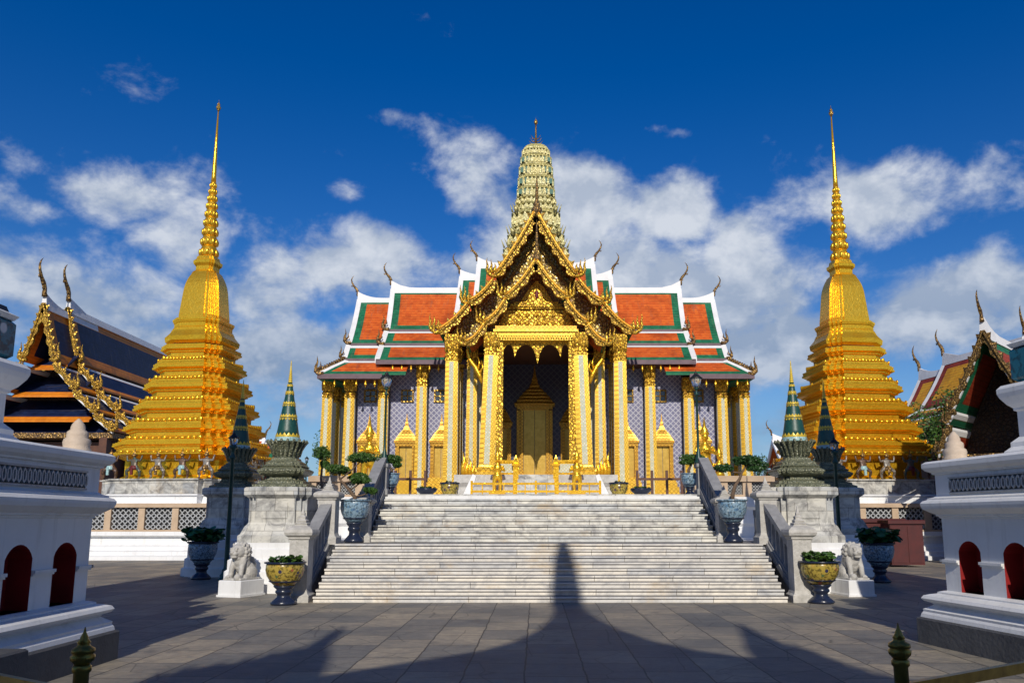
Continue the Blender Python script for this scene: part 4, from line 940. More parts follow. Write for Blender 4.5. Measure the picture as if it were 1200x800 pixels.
# roofs -------------------------------------------------------------
def lerp(a, b, f): return a+(b-a)*f
def tier(parent, x_in, x_top, x_bot, pts, field, border, bw=.55, bt=.32, bb=.28, white_top=0.0, yr=None, thick=.10, name='roof', both=True, verge=True, mats=None, vergew=.22, ridge_in=None):
    """one tier of tiled roof between x_in and the outer verge; pts run from its top edge (Y,z) to its eave"""
    s = 1 if x_top > x_in else -1
    L = [0]
    for i in range(1, len(pts)): L.append(L[-1]+math.dist(pts[i], pts[i-1]))
    tot = L[-1]
    def at(d):
        d = min(max(d, 0), tot)
        for i in range(1, len(pts)):
            if d <= L[i]+1e-9:
                f = (d-L[i-1])/max(L[i]-L[i-1], 1e-9); return lerp(pts[i-1][0], pts[i][0], f), lerp(pts[i-1][1], pts[i][1], f)
        return pts[-1]
    cuts = sorted(set([0, white_top, white_top+bt, tot-bb, tot]+[x for x in L if 0 < x < tot]))
    mm = mats or [field, border, M['white_roof']]
    objs = []; joined = abs(pts[0][0]-(yr or 0)) < 1e-6
    o = None
    for side in ((1, -1) if both else (1,)):
        a = o if (o and joined) else MB()
        if a is not o: objs.append(a)
        o = a
        for i in range(len(cuts)-1):
            d0, d1 = cuts[i], cuts[i+1]
            if d1-d0 < 1e-4: continue
            mid = (d0+d1)/2; band = 2 if mid < white_top else (1 if (mid < white_top+bt or mid > tot-bb) else 0)
            (ya, za), (yb, zb) = at(d0), at(d1)
            if side < 0: ya, yb = 2*yr-ya, 2*yr-yb
            xa, xb = lerp(x_top, x_bot, d0/tot), lerp(x_top, x_bot, d1/tot)
            segs = [(x_in, x_in, xa-s*bw, xb-s*bw, band), (xa-s*bw, xb-s*bw, xa, xb, max(band, 1))]
            for (p, q, r_, t_, m_) in segs:
                a.add([(p, ya, za), (q, yb, zb), (t_, yb, zb), (r_, ya, za), (p, ya, za-thick), (q, yb, zb-thick), (t_, yb, zb-thick), (r_, ya, za-thick)],
                      [(0, 1, 2, 3), (4, 7, 6, 5), (1, 5, 6, 2), (0, 3, 7, 4), (2, 6, 7, 3), (0, 4, 5, 1)], m_)
    rs_ = [q.build(name, mm, parent) for q in objs]; r = rs_[0]
    if verge:
        for side in ((1, -1) if both else (1,)):
            rings = []
            for d_ in cuts:
                y_, z_ = at(d_); y_ = y_ if side > 0 else 2*yr-y_
                xx = lerp(x_top, x_bot, d_/tot)
                rings.append([(xx-s*vergew, y_, z_+.02), (xx+s*.06, y_, z_+.10), (xx+s*.06, y_, z_-.22), (xx-s*.08, y_, z_-.22)])
            v_ = MB(); v_.loft(rings); v_.build('verge', M['white_roof'], r)
    return r
def chofa_pts(s, h):
    return [(0, 0), (s*.03*h, .10*h), (s*.02*h, .22*h), (s*.10*h, .34*h), (s*.22*h, .48*h), (s*.31*h, .64*h), (s*.34*h, .78*h), (s*.30*h, .90*h), (s*.22*h, 1.0*h)]
def chofa(parent, base, h, ux=(1, 0), mat='gold_old', name='finial'):
    """swan-neck roof finial leaning outward along ux"""
    a = MB(); pts = chofa_pts(1, h)
    rs = [.075, .06, .05, .06, .045, .036, .028, .018, .004]
    a.tube([(base[0]+u*ux[0], base[1]+u*ux[1], base[2]+w_) for u, w_ in pts], [r*h for r in rs], 8)
    u, w_ = pts[4]; bx = lambda uu, ww: (base[0]+uu*ux[0], base[1]+uu*ux[1], base[2]+ww)
    a.tube([bx(u, w_), bx(u+.10*h, w_-.02*h), bx(u+.13*h, w_+.05*h)], [.03*h, .025*h, .004*h], 6)
    a.tube([bx(pts[2][0], pts[2][1]), bx(pts[2][0]+.09*h, pts[2][1]-.02*h), bx(pts[2][0]+.12*h, pts[2][1]+.04*h)], [.03*h, .025*h, .004*h], 6)
    return a.build(name, M[mat], parent)
def hook(parent, base, h, ux=(1, 0), mat='gold_old', name='eave_finial'):
    a = MB(); f = lambda u, w_: (base[0]+u*ux[0]*h, base[1]+u*ux[1]*h, base[2]+w_*h)
    a.tube([f(-.25, .0), f(.02, -.05), f(.20, .12), (f(.20, .40)), f(.12, .65), f(.16, 1.0)], [.10*h, .13*h, .12*h, .085*h, .05*h, .006*h], 8)
    a.tube([f(.12, .2), f(-.08, .4), f(-.05, .68)], [.08*h, .05*h, .006*h], 6)
    return a.build(name, M[mat], parent)
def concave(y0, z0, y1, z1, n=6, sag=.10):
    """roof slope line with the slight hang of Thai roofs"""
    out = []
    for i in range(n+1):
        f = i/n; out.append((lerp(y0, y1, f), lerp(z0, z1, f)-sag*math.sin(math.pi*f)*abs(z1-z0)*.5))
    return out
def fascia(parent, xa, xb, y, z, h=.18, d=.14, mat='purple'):
    a = MB(); a.box(xa, xb, y, y+d, z-h, z-.002); return a.build('fascia', M[mat], parent)
def ridge_cap(parent, xa, xb, y, z, rise, s, r=.16):
    a = MB(); L = abs(xb-xa)
    rings = []
    for i in range(15):
        f = i/14; x = lerp(xa, xb, f); zz = z+rise*max(0, (f*L-(L-1.5))/1.5)**2.2
        lo = z-.25; rings.append([(x, y-r, lo), (x, y+r, lo), (x, y+r*.5, zz+.14), (x, y-r*.5, zz+.14)])
    a.loft(rings); 
    # swept corner at the verge
    return a.build('ridge', M['white_roof'], parent)
FO, GR = M['tile_orange'], M['tile_green']
for s in (-1, 1):
    X = lambda dx, y: s*dx/F*y
    # inner wing, three tiers
    xa = X(174, RYd)+s*.05; zr = PZ(340, RYd)
    r1 = tier(T, s*1.0, xa, X(179.5, 46.2), concave(RYd, zr, 46.2, PZ(385, 46.2)), FO, GR, .62, .42, .34, 0, RYd)
    ridge_cap(r1, s*1.0, xa, RYd, zr, .45, s); chofa(r1, (xa, RYd, zr+.35), 1.45, (s, 0))
    fascia(r1, s*3, X(180, 46.2), 46.12, PZ(385, 46.2)-.06)
    r2 = tier(T, s*2.0, X(181.5, 46.0), X(185, 45.2), [(46.1, PZ(388.5, 46.1)), (45.15, PZ(401, 45.15))], FO, GR, .62, .02, .2, .17, RYd)
    fascia(r2, s*3, X(185, 45.2), 45.08, PZ(401, 45.15)-.06); hook(r2, (X(181, 46), 46.1, PZ(385, 46.1)), .85, (s, 0))
    r3 = tier(T, s*2.0, X(186, 45), X(191, EY), [(45.0, PZ(405, 45.0)), (44.2, PZ(412.5, 44.2)), (EY, PZ(420.5, EY))], FO, GR, .62, .03, .25, .19, RYd)
    fascia(r3, s*3.0, X(191, EY), EY-.08, PZ(420.5, EY)-.06, .24); hook(r3, (X(186, 45), 45, PZ(402, 45)), .85, (s, 0))
    # outer wing
    xb = X(215, RYd); zr2 = PZ(352, RYd)
    q1 = tier(T, s*7.0, xb, X(225, 45.3), concave(RYd, zr2, 45.3, PZ(401, 45.3)), FO, GR, .60, .42, .34, 0, RYd)
    ridge_cap(q1, s*7.0, xb, RYd, zr2, .40, s); chofa(q1, (xb, RYd, zr2+.3), 1.3, (s, 0))
    fascia(q1, X(180, 45.2), X(225, 45.3), 45.25, PZ(401, 45.3)-.06)
    q2 = tier(T, s*7.0, X(226, 45.2), X(230, 44.3), [(45.2, PZ(405, 45.2)), (44.3, PZ(419, 44.3))], FO, GR, .55, .02, .3, .24, RYd)
    fascia(q2, X(180, 44.3), X(230, 44.3), 44.22, PZ(419, 44.3)-.06); hook(q2, (X(226, 45.2), 45.2, PZ(401, 45.2)), .8, (s, 0)); hook(q2, (X(231, 44.3), 44.3, PZ(419, 44.3)), .7, (s, 0))
    # low hipped skirt round the end
    q3 = tier(T, s*7.0, X(229, 44.2), X(259, 42.9), [(44.2, PZ(423, 44.2)), (43.5, PZ(430, 43.5)), (42.9, PZ(437, 42.9))], FO, GR, .5, .03, .22, .22, RYd, vergew=.25)
    fascia(q3, X(183, 42.9), X(260, 42.9), 42.84, PZ(437, 42.9)-.05, .26); hook(q3, (X(258, 42.9), 42.9, PZ(437, 42.9)), .95, (s, 0), 'gold_old')
    h = MB(); xo, xi = X(260, 42.9), X(230, 44.2); z0, z1 = PZ(437, 42.9), PZ(423, 44.2); yb = 2*RYd-42.9; yb2 = 2*RYd-44.2
    h.add([(xo, 42.9, z0), (xo, yb, z0), (xi, yb2, z1), (xi, 44.2, z1), (xo, 42.9, z0-.3), (xo, yb, z0-.3), (xi, yb2, z0-.3), (xi, 44.2, z0-.3)], [(0, 1, 2, 3), (4, 7, 6, 5), (0, 4, 5, 1), (1, 5, 6, 2), (3, 2, 6, 7), (0, 3, 7, 4)])
    h.build('hip_slope', M['tile_green'], q3)
    c_ = MB()
    for k in range(12):
        f = k/11; px_, py_, pz_ = lerp(xi, xo, f), lerp(44.2, 42.9, f), lerp(z1, z0, f)+.10
        c_.ell((px_, py_, pz_+.04), (.07, .07, .16), 6, 5)
    c_.tube([(xi, 44.2, z1+.05), (xo, 42.9, z0+.05)], [.08, .08], 6); c_.build('hip_crest', M['gold_old'], q3)
    # soffits and gable walls
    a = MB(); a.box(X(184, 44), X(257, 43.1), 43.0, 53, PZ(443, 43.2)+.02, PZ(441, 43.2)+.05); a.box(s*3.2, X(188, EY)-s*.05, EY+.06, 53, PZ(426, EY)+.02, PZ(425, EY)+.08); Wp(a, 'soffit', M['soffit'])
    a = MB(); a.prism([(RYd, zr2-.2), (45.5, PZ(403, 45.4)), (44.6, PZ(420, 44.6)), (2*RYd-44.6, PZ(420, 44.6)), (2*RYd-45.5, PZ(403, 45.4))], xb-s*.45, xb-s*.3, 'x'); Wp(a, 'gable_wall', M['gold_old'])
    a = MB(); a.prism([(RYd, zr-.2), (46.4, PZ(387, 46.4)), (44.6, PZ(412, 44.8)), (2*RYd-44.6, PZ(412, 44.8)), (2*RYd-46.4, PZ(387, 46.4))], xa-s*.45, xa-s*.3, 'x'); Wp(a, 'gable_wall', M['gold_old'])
    # higher roofs near the crossing
    xc = X(92, RYd); zc = PZ(325, RYd)
    e1 = tier(T, s*.5, xc, xc+s*.05, concave(RYd, zc, 46.0, PZ(375, 46.0)), FO, GR, .6, .45, .3, 0, RYd); ridge_cap(e1, s*.5, xc, RYd, zc, .35, s); chofa(e1, (xc, RYd, zc+.25), 1.35, (s, 0))
    xd = X(71, RYd); zd = PZ(311, RYd)
    e2 = tier(T, s*.5, xd, xd+s*.04, concave(RYd, zd, 46.0, PZ(362, 46.0)), FO, GR, .6, .45, .3, 0, RYd); ridge_cap(e2, s*.5, xd, RYd, zd, .4, s); chofa(e2, (xd, RYd, zd+.3), 1.35, (s, 0))
    # wind bells along the eaves
    for xx, yy, zz in [(X(dx, EY), EY+.05, PZ(425.5, EY)) for dx in (116, 127, 138, 149, 160, 171)]+[(X(dx, 42.9), 43.0, PZ(443.5, 43)) for dx in (192, 203, 214, 228, 240, 252)]:
        b = MB(); b.tube([(xx, yy, zz+.02), (xx, yy, zz-.12)], [.012, .012], 5); b.lathe([(.02, -.12), (.05, -.16), (.07, -.30), (.085, -.36), (.01, -.34)], 10, (xx, yy, zz)); b.tube([(xx, yy, zz-.34), (xx, yy, zz-.5)], [.03, .008], 5); b.build('bell', M['gold_smooth'], T)

# porch -------------------------------------------------------------
a = MB(); zp = pod
a.loft([[(-3.62-o, 39.05-o, z), (3.62+o, 39.05-o, z), (3.62+o, 48.5, z), (-3.62-o, 48.5, z)] for o, z in ((.25, DK), (.25, DK+.3), (.1, DK+.4), (.1, DK+.85), (.28, DK+1.05), (.28, zp))]); Wp(a, 'podium', M['pale_stone'])
ps = MB()
nst = 6
for i in range(nst): ps.box(-.86, .86, 37.2+.27*i, 38.72, DK+(zp-DK)*i/nst, DK+(zp-DK)*(i+1)/nst-.004)
Wp(ps, 'porch_steps', M['marble'])
for s in (-1, 1):
    a = MB(); zt_ = PZ(540, 38.9); a.box(s*.98, s*1.95, 38.85, 39.0, zp, zt_-.06); a.box(s*.94, s*2.0, 38.8, 39.04, zt_-.06, zt_+.04); o = Wp(a, 'parapet_panel', M['gold_smooth'])
    b = MB(); b.box(s*1.08, s*1.86, 38.82, 38.848, zp+.1, zt_-.14); b.build('mosaic_strip', M['strip'], o)
    a = MB(); newel_z = PZ(533, 38.6); a.plan(RD2, [(.13, DK), (.13, newel_z-.55), (.18, newel_z-.5), (.2, newel_z-.42), (.12, newel_z-.36), (.14, newel_z-.3), (.05, newel_z-.15), (.004, newel_z)], (s*.95, 38.6, 0)); Wp(a, 'step_post', M['gold_smooth'])

def scallop_board(path, w0, w1, depth, y, s, waves):
    """serpent bargeboard: strip along path (x,z) with crest flames above and lobes below"""
    b = MB(); pts = []
    L = [0]
    for i in range(1, len(path)): L.append(L[-1]+math.dist(path[i], path[i-1]))
    tot = L[-1]
    def at(d):
        for i in range(1, len(path)):
            if d <= L[i]+1e-9:
                f = (d-L[i-1])/(L[i]-L[i-1]); p = (lerp(path[i-1][0], path[i][0], f), lerp(path[i-1][1], path[i][1], f))
                t_ = ((path[i][0]-path[i-1][0])/(L[i]-L[i-1]), (path[i][1]-path[i-1][1])/(L[i]-L[i-1])); return p, t_
        return path[-1], t_
    n = waves*8; rings = []
    for k in range(n+1):
        d_ = tot*k/n; p, t_ = at(min(d_, tot-1e-6)); nx, nz = -t_[1]*1.0, t_[0]
        if nz < 0: nx, nz = -nx, -nz
        lob = (.5-.5*math.cos(2*math.pi*waves*k/n))
        wl = lerp(w0, w1, k/n)
        lo = -wl*(.5+.34*lob); hi_ = wl*.32
        rings.append([(p[0]+nx*hi_, y, p[1]+nz*hi_), (p[0]+nx*hi_, y+depth, p[1]+nz*hi_), (p[0]+nx*lo, y+depth, p[1]+nz*lo), (p[0]+nx*lo, y, p[1]+nz*lo)])
    b.loft(rings)
    nf = int(tot/.42)
    for k in range(nf):
        p, t_ = at(tot*(k+.6)/nf); nx, nz = -t_[1], t_[0]
        if nz < 0: nx, nz = -nx, -nz
        fh = lerp(w0, w1, .5)*.62
        q0 = (p[0]+nx*w0*.28-t_[0]*.13, p[1]+nz*w0*.28-t_[1]*.13); q1 = (p[0]+nx*w0*.28+t_[0]*.13, p[1]+nz*w0*.28+t_[1]*.13); q2 = (p[0]+nx*(w0*.28+fh)-t_[0]*.05, p[1]+nz*(w0*.28+fh)-t_[1]*.05+.05)
        b.add([(q0[0], y+.02, q0[1]), (q1[0], y+.02, q1[1]), (q2[0], y+depth*.5, q2[1]), (q0[0], y+depth-.02, q0[1]), (q1[0], y+depth-.02, q1[1])], [(0, 1, 2), (3, 2, 4), (0, 2, 3), (1, 4, 2)])
    # raised rib along the serpent's back
    b.tube([(p[0], y-.02, p[1]) for p, _ in [at(tot*k/30*.9999) for k in range(31)]], [lerp(w0, w1, k/30)*.2 for k in range(31)], 6)
    return b
def naga(parent, x, z, y, h, s):
    """upturned serpent-head finial at the foot of a bargeboard"""
    a = MB(); f = lambda u, v_: (x+s*u*h, y, z+v_*h)
    a.tube([f(-.55, .10), f(-.30, -.16), f(.02, -.22), f(.30, -.05), f(.42, .22), f(.38, .50), f(.44, .78), f(.40, 1.0)], [.16*h, .17*h, .18*h, .17*h, .14*h, .10*h, .05*h, .01*h], 8, flat=(1, .7))
    for u, v_, k in ((-.12, .02, .62), (.12, .1, .8)):
        a.tube([f(u, v_-.1), f(u+.06, v_+.2), f(u, v_+.42), f(u+.06, v_+k)], [.12*h, .10*h, .06*h, .008*h], 6, flat=(1, .6))
    return a.build('naga_finial', M['orange_trim'] if False else M['gold_carved'], parent)
def gable(y, apex, segs, yb, nm, w0=.40, hk=1.0):
    """bargeboards on both sides of one gable; segs: lists of px points"""
    out = []
    for s in (-1, 1):
        for i, sg in enumerate(segs):
            path = []
            for dx, py in sg:
                X_, Z_ = P(628+s*dx, py, y); path.append((X_, Z_))
            # gentle hang
            b = scallop_board([(lerp(path[0][0], path[-1][0], k/8), lerp(path[0][1], path[-1][1], k/8)-.16*math.sin(math.pi*k/8)) for k in range(9)], w0*(1-.1*i), w0*.85, .22, y, s, max(2, int(math.dist(path[0], path[-1])/.62)))
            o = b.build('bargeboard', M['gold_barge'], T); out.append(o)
            e = path[-1]
            # amber glass edge along the top
            q = MB(); pp = [(lerp(path[0][0], e[0], k/10), y-.05, lerp(path[0][1], e[1], k/10)-.16*math.sin(math.pi*k/10)+w0*.30) for k in range(11)]
            q.tube(pp, [.06]*11, 6); q.build('edge_trim', M['orange_trim'], o)
            naga(o, e[0]+s*.12, e[1]+.12, y+.08, hk*.80, s)
    return out
GY1, GY2 = 40.6, 39.5
outer = [[(1, 249), (22, 284), (47, 322)], [(50, 329), (78, 354)], [(80, 357), (114, 388)]]
inner = [[(0, 305), (18, 328), (35, 348)], [(36, 352), (60, 378)], [(60, 380), (82, 402)]]
gable(GY1, None, outer, 47, 'outer', .46, 1.05); gable(GY2, None, inner, 41, 'inner', .40, .95)
# apex finials
ax, az_ = P(629, 246, GY1); zt_ = PZ(205, GY1)
a = MB(); hh = zt_-az_; a.lathe([(.06, -.5), (.26, -.1), (.30, .05), (.16, .25), (.20, .32), (.10, .5), (.085, .8), (.07, hh*.75), (.05, hh*.8), (.005, hh)], 10, (ax, GY1+.1, az_)); Wp(a, 'apex_finial', M['gold_old'])
ax, az_ = P(629, 303, GY2); zt_ = PZ(256, GY2)
a = MB(); hh = zt_-az_; a.lathe([(.05, -.4), (.2, -.1), (.24, .05), (.13, .2), (.16, .26), (.08, .4), (.06, hh*.6), (.05, hh*.66), (.004, hh)], 10, (ax, GY2+.1, az_)); Wp(a, 'apex_finial', M['gold_old'])
# porch roofs running back from the bargeboards
def gable_roof(segs, y0, y1, drop=.12):
    for s in (-1, 1):
        b = MB()
        for i, sg in enumerate(segs):
            (dx0, p0), (dx1, p1) = sg[0], sg[-1]; A = P(628+s*dx0, p0, y0); B = P(628+s*dx1, p1, y0)
            K = [(lerp(A[0], B[0], k/8), lerp(A[1], B[1], k/8)-.16*math.sin(math.pi*k/8)+.06) for k in range(9)]
            for k in range(8):
                (xa, za), (xb, zb) = K[k], K[k+1]
                b.add([(xa, y0+.2, za), (xb, y0+.2, zb), (xb, y1, zb), (xa, y1, za), (xa, y0+.2, za-drop), (xb, y0+.2, zb-drop), (xb, y1, zb-drop), (xa, y1, za-drop)], [(0, 1, 2, 3), (4, 7, 6, 5), (0, 4, 5, 1), (1, 5, 6, 2), (3, 2, 6, 7), (0, 3, 7, 4)], 1 if k == 7 else 0)
        Wp(b, 'porch_roof', [M['tile_orange'], M['tile_green']])
gable_roof(outer, GY1, 48.2); gable_roof(inner, GY2, 41.8)
# pediments
def poly(pts, y): return [P(628+dx, py, y) for dx, py in pts]
y = GY1+1.25
a = MB(); a.prism(poly([(0, 262), (44, 330), (74, 362), (104, 396), (-104, 396), (-74, 362), (-44, 330)], y), y, y+.2, 'y'); Wp(a, 'outer_pediment', M['gold_speck'])
a = MB()
for s in (-1, 1):
    for d0, p0, d1, p1 in ((0, 268, 44, 332), (0, 283, 40, 340)):
        A, B = P(628+s*d0, p0, y-.1), P(628+s*d1, p1, y-.1); a.bar((A[0], y-.1, A[1]), (B[0], y-.1, B[1]), .16, .18)
    for k in range(9):
        f = (k+.5)/9; A = P(628+s*lerp(3, 50, f), lerp(262, 333, f), GY1+.4); a.box(A[0]-.07, A[0]+.07, GY1+.2, y, A[1]-.28, A[1]-.02)
Wp(a, 'rafters', M['gold_dark'])
y = GY2+1.15
a = MB(); a.prism(poly([(0, 318), (34, 352), (58, 380), (70, 389), (60, 398), (-60, 398), (-70, 389), (-58, 380), (-34, 352)], y), y, y+.25, 'y'); Wp(a, 'inner_pediment', M['gold_old'])
a = MB(); a.prism(poly([(1, 328), (9, 336), (21, 355), (-19, 355), (-7, 336)], y-.14), y-.14, y-.003, 'y'); o = Wp(a, 'tympanum_relief', M['gold_carved'])
b = MB(); q = P(629, 345, y-.16); b.ell((q[0], y-.15, q[1]), (.10, .05, .24), 10, 8); b.build('red_niche', M['red_paint'], o)
a = MB()
def band(y_, dx, p0, p1, d, mb): x0, z1_ = P(628-dx, p0, y_); x1, z0_ = P(628+dx, p1, y_); mb.box(x0, x1, y_-d, y_, z0_, z1_)
band(y-.004, 26, 355, 358, .24, a); band(y-.004, 30, 358, 361, .30, a); band(y-.004, 38, 361, 363, .22, a); Wp(a, 'pediment_ledge', M['gold_carved'])
a = MB(); a.prism(poly([(36, 363.5), (46, 385), (-46, 385), (-36, 363.5)], y-.12), y-.12, y-.006, 'y')
for r_ in range(2):
    for k in range(7+2*r_): q = P(628+(k-(6+2*r_)/2)*10, 369+9*r_, y-.13); a.ell((q[0], y-.12, q[1]), (.13, .07, .13), 8, 6)
Wp(a, 'pediment_frieze', M['gold_carved'])
a = MB(); yb = 40.2; band(yb, 47, 385, 389, .62, a); Wp(a, 'lintel_beam', M['gold_door'])
a = MB(); band(yb, 49, 389.2, 392, .70, a); band(yb, 46, 392.2, 396, .60, a); band(yb, 46, 396.2, 401, .5, a)
for k in range(31): q = P(628+(k-15)*3.0, 393.8, yb-.62); a.box(q[0]-.035, q[0]+.035, yb-.66, yb-.6, q[1]-.07, q[1]+.07)
Wp(a, 'entablature', M['gold_col'])
for s in (-1, 1):
    a = MB(); x0, z1_ = P(628+s*68, 397, 40.9); x1, z0_ = P(628+s*100, 402, 40.9); a.box(x0, x1, 40.7, 41.1, z0_, z1_); a.box(s*4.6, s*4.1, 40.7, 46, PZ(402, 41), PZ(397, 41)); a.box(s*2.15, s*2.6, 40.3, 46.5, PZ(402, 41), PZ(396, 41)); Wp(a, 'side_beam', M['gold_old'])
    a = MB(); X0 = P(628+s*38, 401, 39.95)[0]; X1 = P(628+s*46, 401, 39.95)[0]; a.box(X0, X1, 39.75, 40.1, pod, PZ(401.2, 39.95)); Wp(a, 'jamb', M['gold_carved'])
    # carved bracket springing from the column
    a = MB(); f = lambda dx, py: (P(628+s*dx, py, 40.45)[0], 40.45, P(628+s*dx, py, 40.45)[1])
    a.tube([f(62, 448), f(66, 440), f(71, 430), f(77, 422), f(80, 412), f(79, 402)], [.13, .12, .12, .10, .08, .05], 7); a.tube([f(66, 438), f(62, 430), f(64, 422)], [.08, .06, .01], 6); a.tube([f(68, 434), f(66, 425), f(68, 418)], [.07, .05, .01], 6); Wp(a, 'bracket', M['gold_smooth'])
# lace arches over the opening
y = 40.15
up = [(-39, 400.5), (39, 400.5)]
lower = []
def arc(x0, x1, ybase, ypk, n=8):
    return [(lerp(x0, x1, k/n), ybase+(ypk-ybase)*math.sin(math.pi*k/n)**.7) for k in range(n+1)]
cps = [(39, 412), (29, 419), (2, 427), (-25, 419), (-38, 412)]
for i in range(4):
    (xa, pa), (xb, pb) = cps[i], cps[i+1]
    lower += [(xa, pa)] if i == 0 else []
    n = 10
    for k in range(1, n):
        f = k/n; env = lerp(pa, pb, f); lower.append((lerp(xa, xb, f), env-(env-403.5)*min(1, math.sin(math.pi*f)**.55*1.0)))
    lower.append((xb, pb))
pts = poly([(-39, 400.4), (39, 400.4)], y)[::-1]
a = MB(); a.prism(poly([(39, 400.4)]+lower+[(-39, 400.4)], y), y-.06, y+.06, 'y'); Wp(a, 'arch_fringe', M['gold_carved'])
# ceiling over the porch
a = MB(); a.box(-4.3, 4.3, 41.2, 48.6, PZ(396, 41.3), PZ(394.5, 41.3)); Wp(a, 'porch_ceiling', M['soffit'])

# prang tower -------------------------------------------------------
PYc = 53.0
def Zq(py, hw=1.0): return PZ(py, PYc-hw)
RP = redent([1, .92, .84, .76, .68, .55])
k = PYc/F
levels = [(330, 300, 48, 'pt'), (300, 285, 40, 'pt'), (285, 269, 35, 'pt'), (269, 262, 31.5, 'pt'), (262, 244, 30, 'pt'), (244, 236, 26.5, 'pt'), (236, 229, 25, 'pt'), (229, 217, 23.6, 'g'), (217, 204, 22.6, 'g'), (204, 191, 21.3, 'g'), (191, 180, 19.5, 'g'), (180, 172, 17.2, 'pt')]
pr = MB(); pr.box(-.1, .1, PYc-.1, PYc+.1, Zq(331), Zq(330)); prang = pr.build('prang_tower', M['prang'], T)
for ya, yb, hwp, kind in levels:
    hw = hwp*k*.97; za, zb = Zq(ya, hw), Zq(yb, hw); hh = zb-za; a = MB()
    a.plan(RP, [(hw*1.0, za), (hw*1.0, za+.14*hh), (hw*.93, za+.2*hh), (hw*.90, za+.72*hh), (hw*1.0, za+.8*hh), (hw*1.02, za+.9*hh), (hw*.95, zb)], (0, PYc, 0))
    for rt in range(4):                       # antefixes round the ledge
        for q in range(9):
            u = -1+2*(q+.5)/9; c_, s2 = [(1, 0), (0, 1), (-1, 0), (0, -1)][rt]
            inset = 1.0 if abs(u) < .56 else (.86 if abs(u) < .8 else .7)
            lx, ly = u*hw, -hw*inset*.98; x_, y_ = lx*c_-ly*s2, lx*s2+ly*c_
            e = hw*.09
            a.T = Matrix.Translation((x_, PYc+y_, za+hh*.1)) @ Matrix.Rotation(rt*math.pi/2, 4, 'Z')
            a.prism([(-e, 0), (e, 0), (e*1.1, hh*.35), (0, hh*.78), (-e*1.1, hh*.35)], -.06, .03, 'y'); a.T = None
    o = a.build('tier', M['prang'], T)
    o.name = 'prang_tier'
    if kind == 'g':
        b = MB()
        for rt in range(4):
            for q in range(7):
                u = (-.8+1.6*q/6); c_, s2 = [(1, 0), (0, 1), (-1, 0), (0, -1)][rt]; inset = .95 if abs(u) < .56 else .84
                lx, ly = u*hw, -hw*inset; b.T = Matrix.Translation((lx*c_-ly*s2, PYc+lx*s2+ly*c_, za+hh*.22)) @ Matrix.Rotation(rt*math.pi/2, 4, 'Z')
                e = hw*.075; b.box(-e, e, -.09, .02, 0, hh*.46); b.T = None
        b.build('glass_niche', M['prang_glass'], o)
    if ya in (300, 285, 262):                 # spiky corner finials
        for sx in (-1, 1):
            for sy in (-1, 1):
                b = MB()
                for q in range(3): b.tube([(sx*hw*(.96-.12*q), PYc+sy*hw*(.72+.12*q), zb-.1), (sx*hw*(1.06-.1*q), PYc+sy*hw*(.74+.12*q), zb+.45)], [.07, .01], 5)
                b.build('corner_finial', M['prang'], o)
a = MB(); z0 = Zq(172); hw = 15.5*k
a.plan(RP, [(hw, z0), (hw*.96, z0+.15), (hw*.8, z0+.36), (hw*.55, z0+.5), (hw*.25, z0+.58), (.05, z0+.6)], (0, PYc, 0)); Wp(a, 'prang_dome', M['prang'])
a = MB(); z0 += .56; zt_ = Zq(138, 0)
a.tube([(0, PYc, z0-.1), (0, PYc, zt_-.5)], [.07, .05], 6); a.ell((0, PYc, zt_-.35), (.13, .13, .2)); a.tube([(0, PYc, zt_-.3), (0, PYc, zt_)], [.04, .004], 6)
for s in (-1, 1):
    for q, (zz, ln) in enumerate(((.15, .5), (.35, .42), (.55, .34))):
        for ax_ in (0, 1):
            f = (lambda u: (s*u, PYc)) if ax_ == 0 else (lambda u: (0, PYc+s*u))
            a.tube([(*f(0), z0+zz-.1), (*f(ln*.6), z0+zz-.02), (*f(ln), z0+zz+.25)], [.04, .035, .008], 5)
Wp(a, 'trident_finial', M['gold_dark'])
bpy.data.objects.remove(prang)

# gilded statues and rails in front of the porch
def gilt_statue(loc, h, label, rz=0):
    g_ = thing('gilded_statue', loc, label, 'statue', 'gilded statues round the temple', rz)
    a = MB(); a.plan(RD2, [(.30, 0), (.30, .1), (.24, .14), (.22, .3), (.28, .34), (.28, .4)]); a.build('pedestal', M['gold_smooth'], g_)
    b = MB(); z = .4
    for s in (-1, 1):
        b.tube([(s*.09, 0, z), (s*.11, -.02, z+.28), (s*.08, 0, z+.55)], [.055, .07, .09], 8); b.ell((s*.1, -.06, z+.03), (.05, .1, .04))
        b.tube([(s*.16, 0, z+.92), (s*.24, -.03, z+.74), (s*.08, -.16, z+.80)], [.055, .045, .035], 8); b.ell((s*.03, -.18, z+.83), (.035, .04, .06))
    b.ell((0, 0, z+.56), (.15, .12, .14)); b.ell((0, 0, z+.8), (.15, .10, .2)); b.tube([(0, 0, z+.9), (0, 0, z+1.06)], [.06, .05], 8); b.ell((0, -.02, z+1.14), (.085, .095, .11))
    b.tube([(0, .12, z+.5), (0, .34, z+.55), (0, .42, z+.8), (0, .36, z+1.0)], [.06, .07, .05, .01], 8)
    remesh(b, 'figure', .022, M['gold_smooth'], g_, 2)
    a = MB(); a.lathe([(.09, z+1.18), (.12, z+1.21), (.08, z+1.26), (.085, z+1.29), (.04, z+1.38), (.005, z+1.6)], 10); a.build('headdress', M['gold_smooth'], g_)
    g_.scale = (h/2.0,)*3; return g_
gst = gilt_statue((PX(583, 550, 38.2), 38.2, DK), 2.75, 'gilded standing statue on the left of the porch steps')
dup(gst, (PX(676, 550, 38.2), 38.2, DK), 'gilded standing statue on the right of the porch steps')
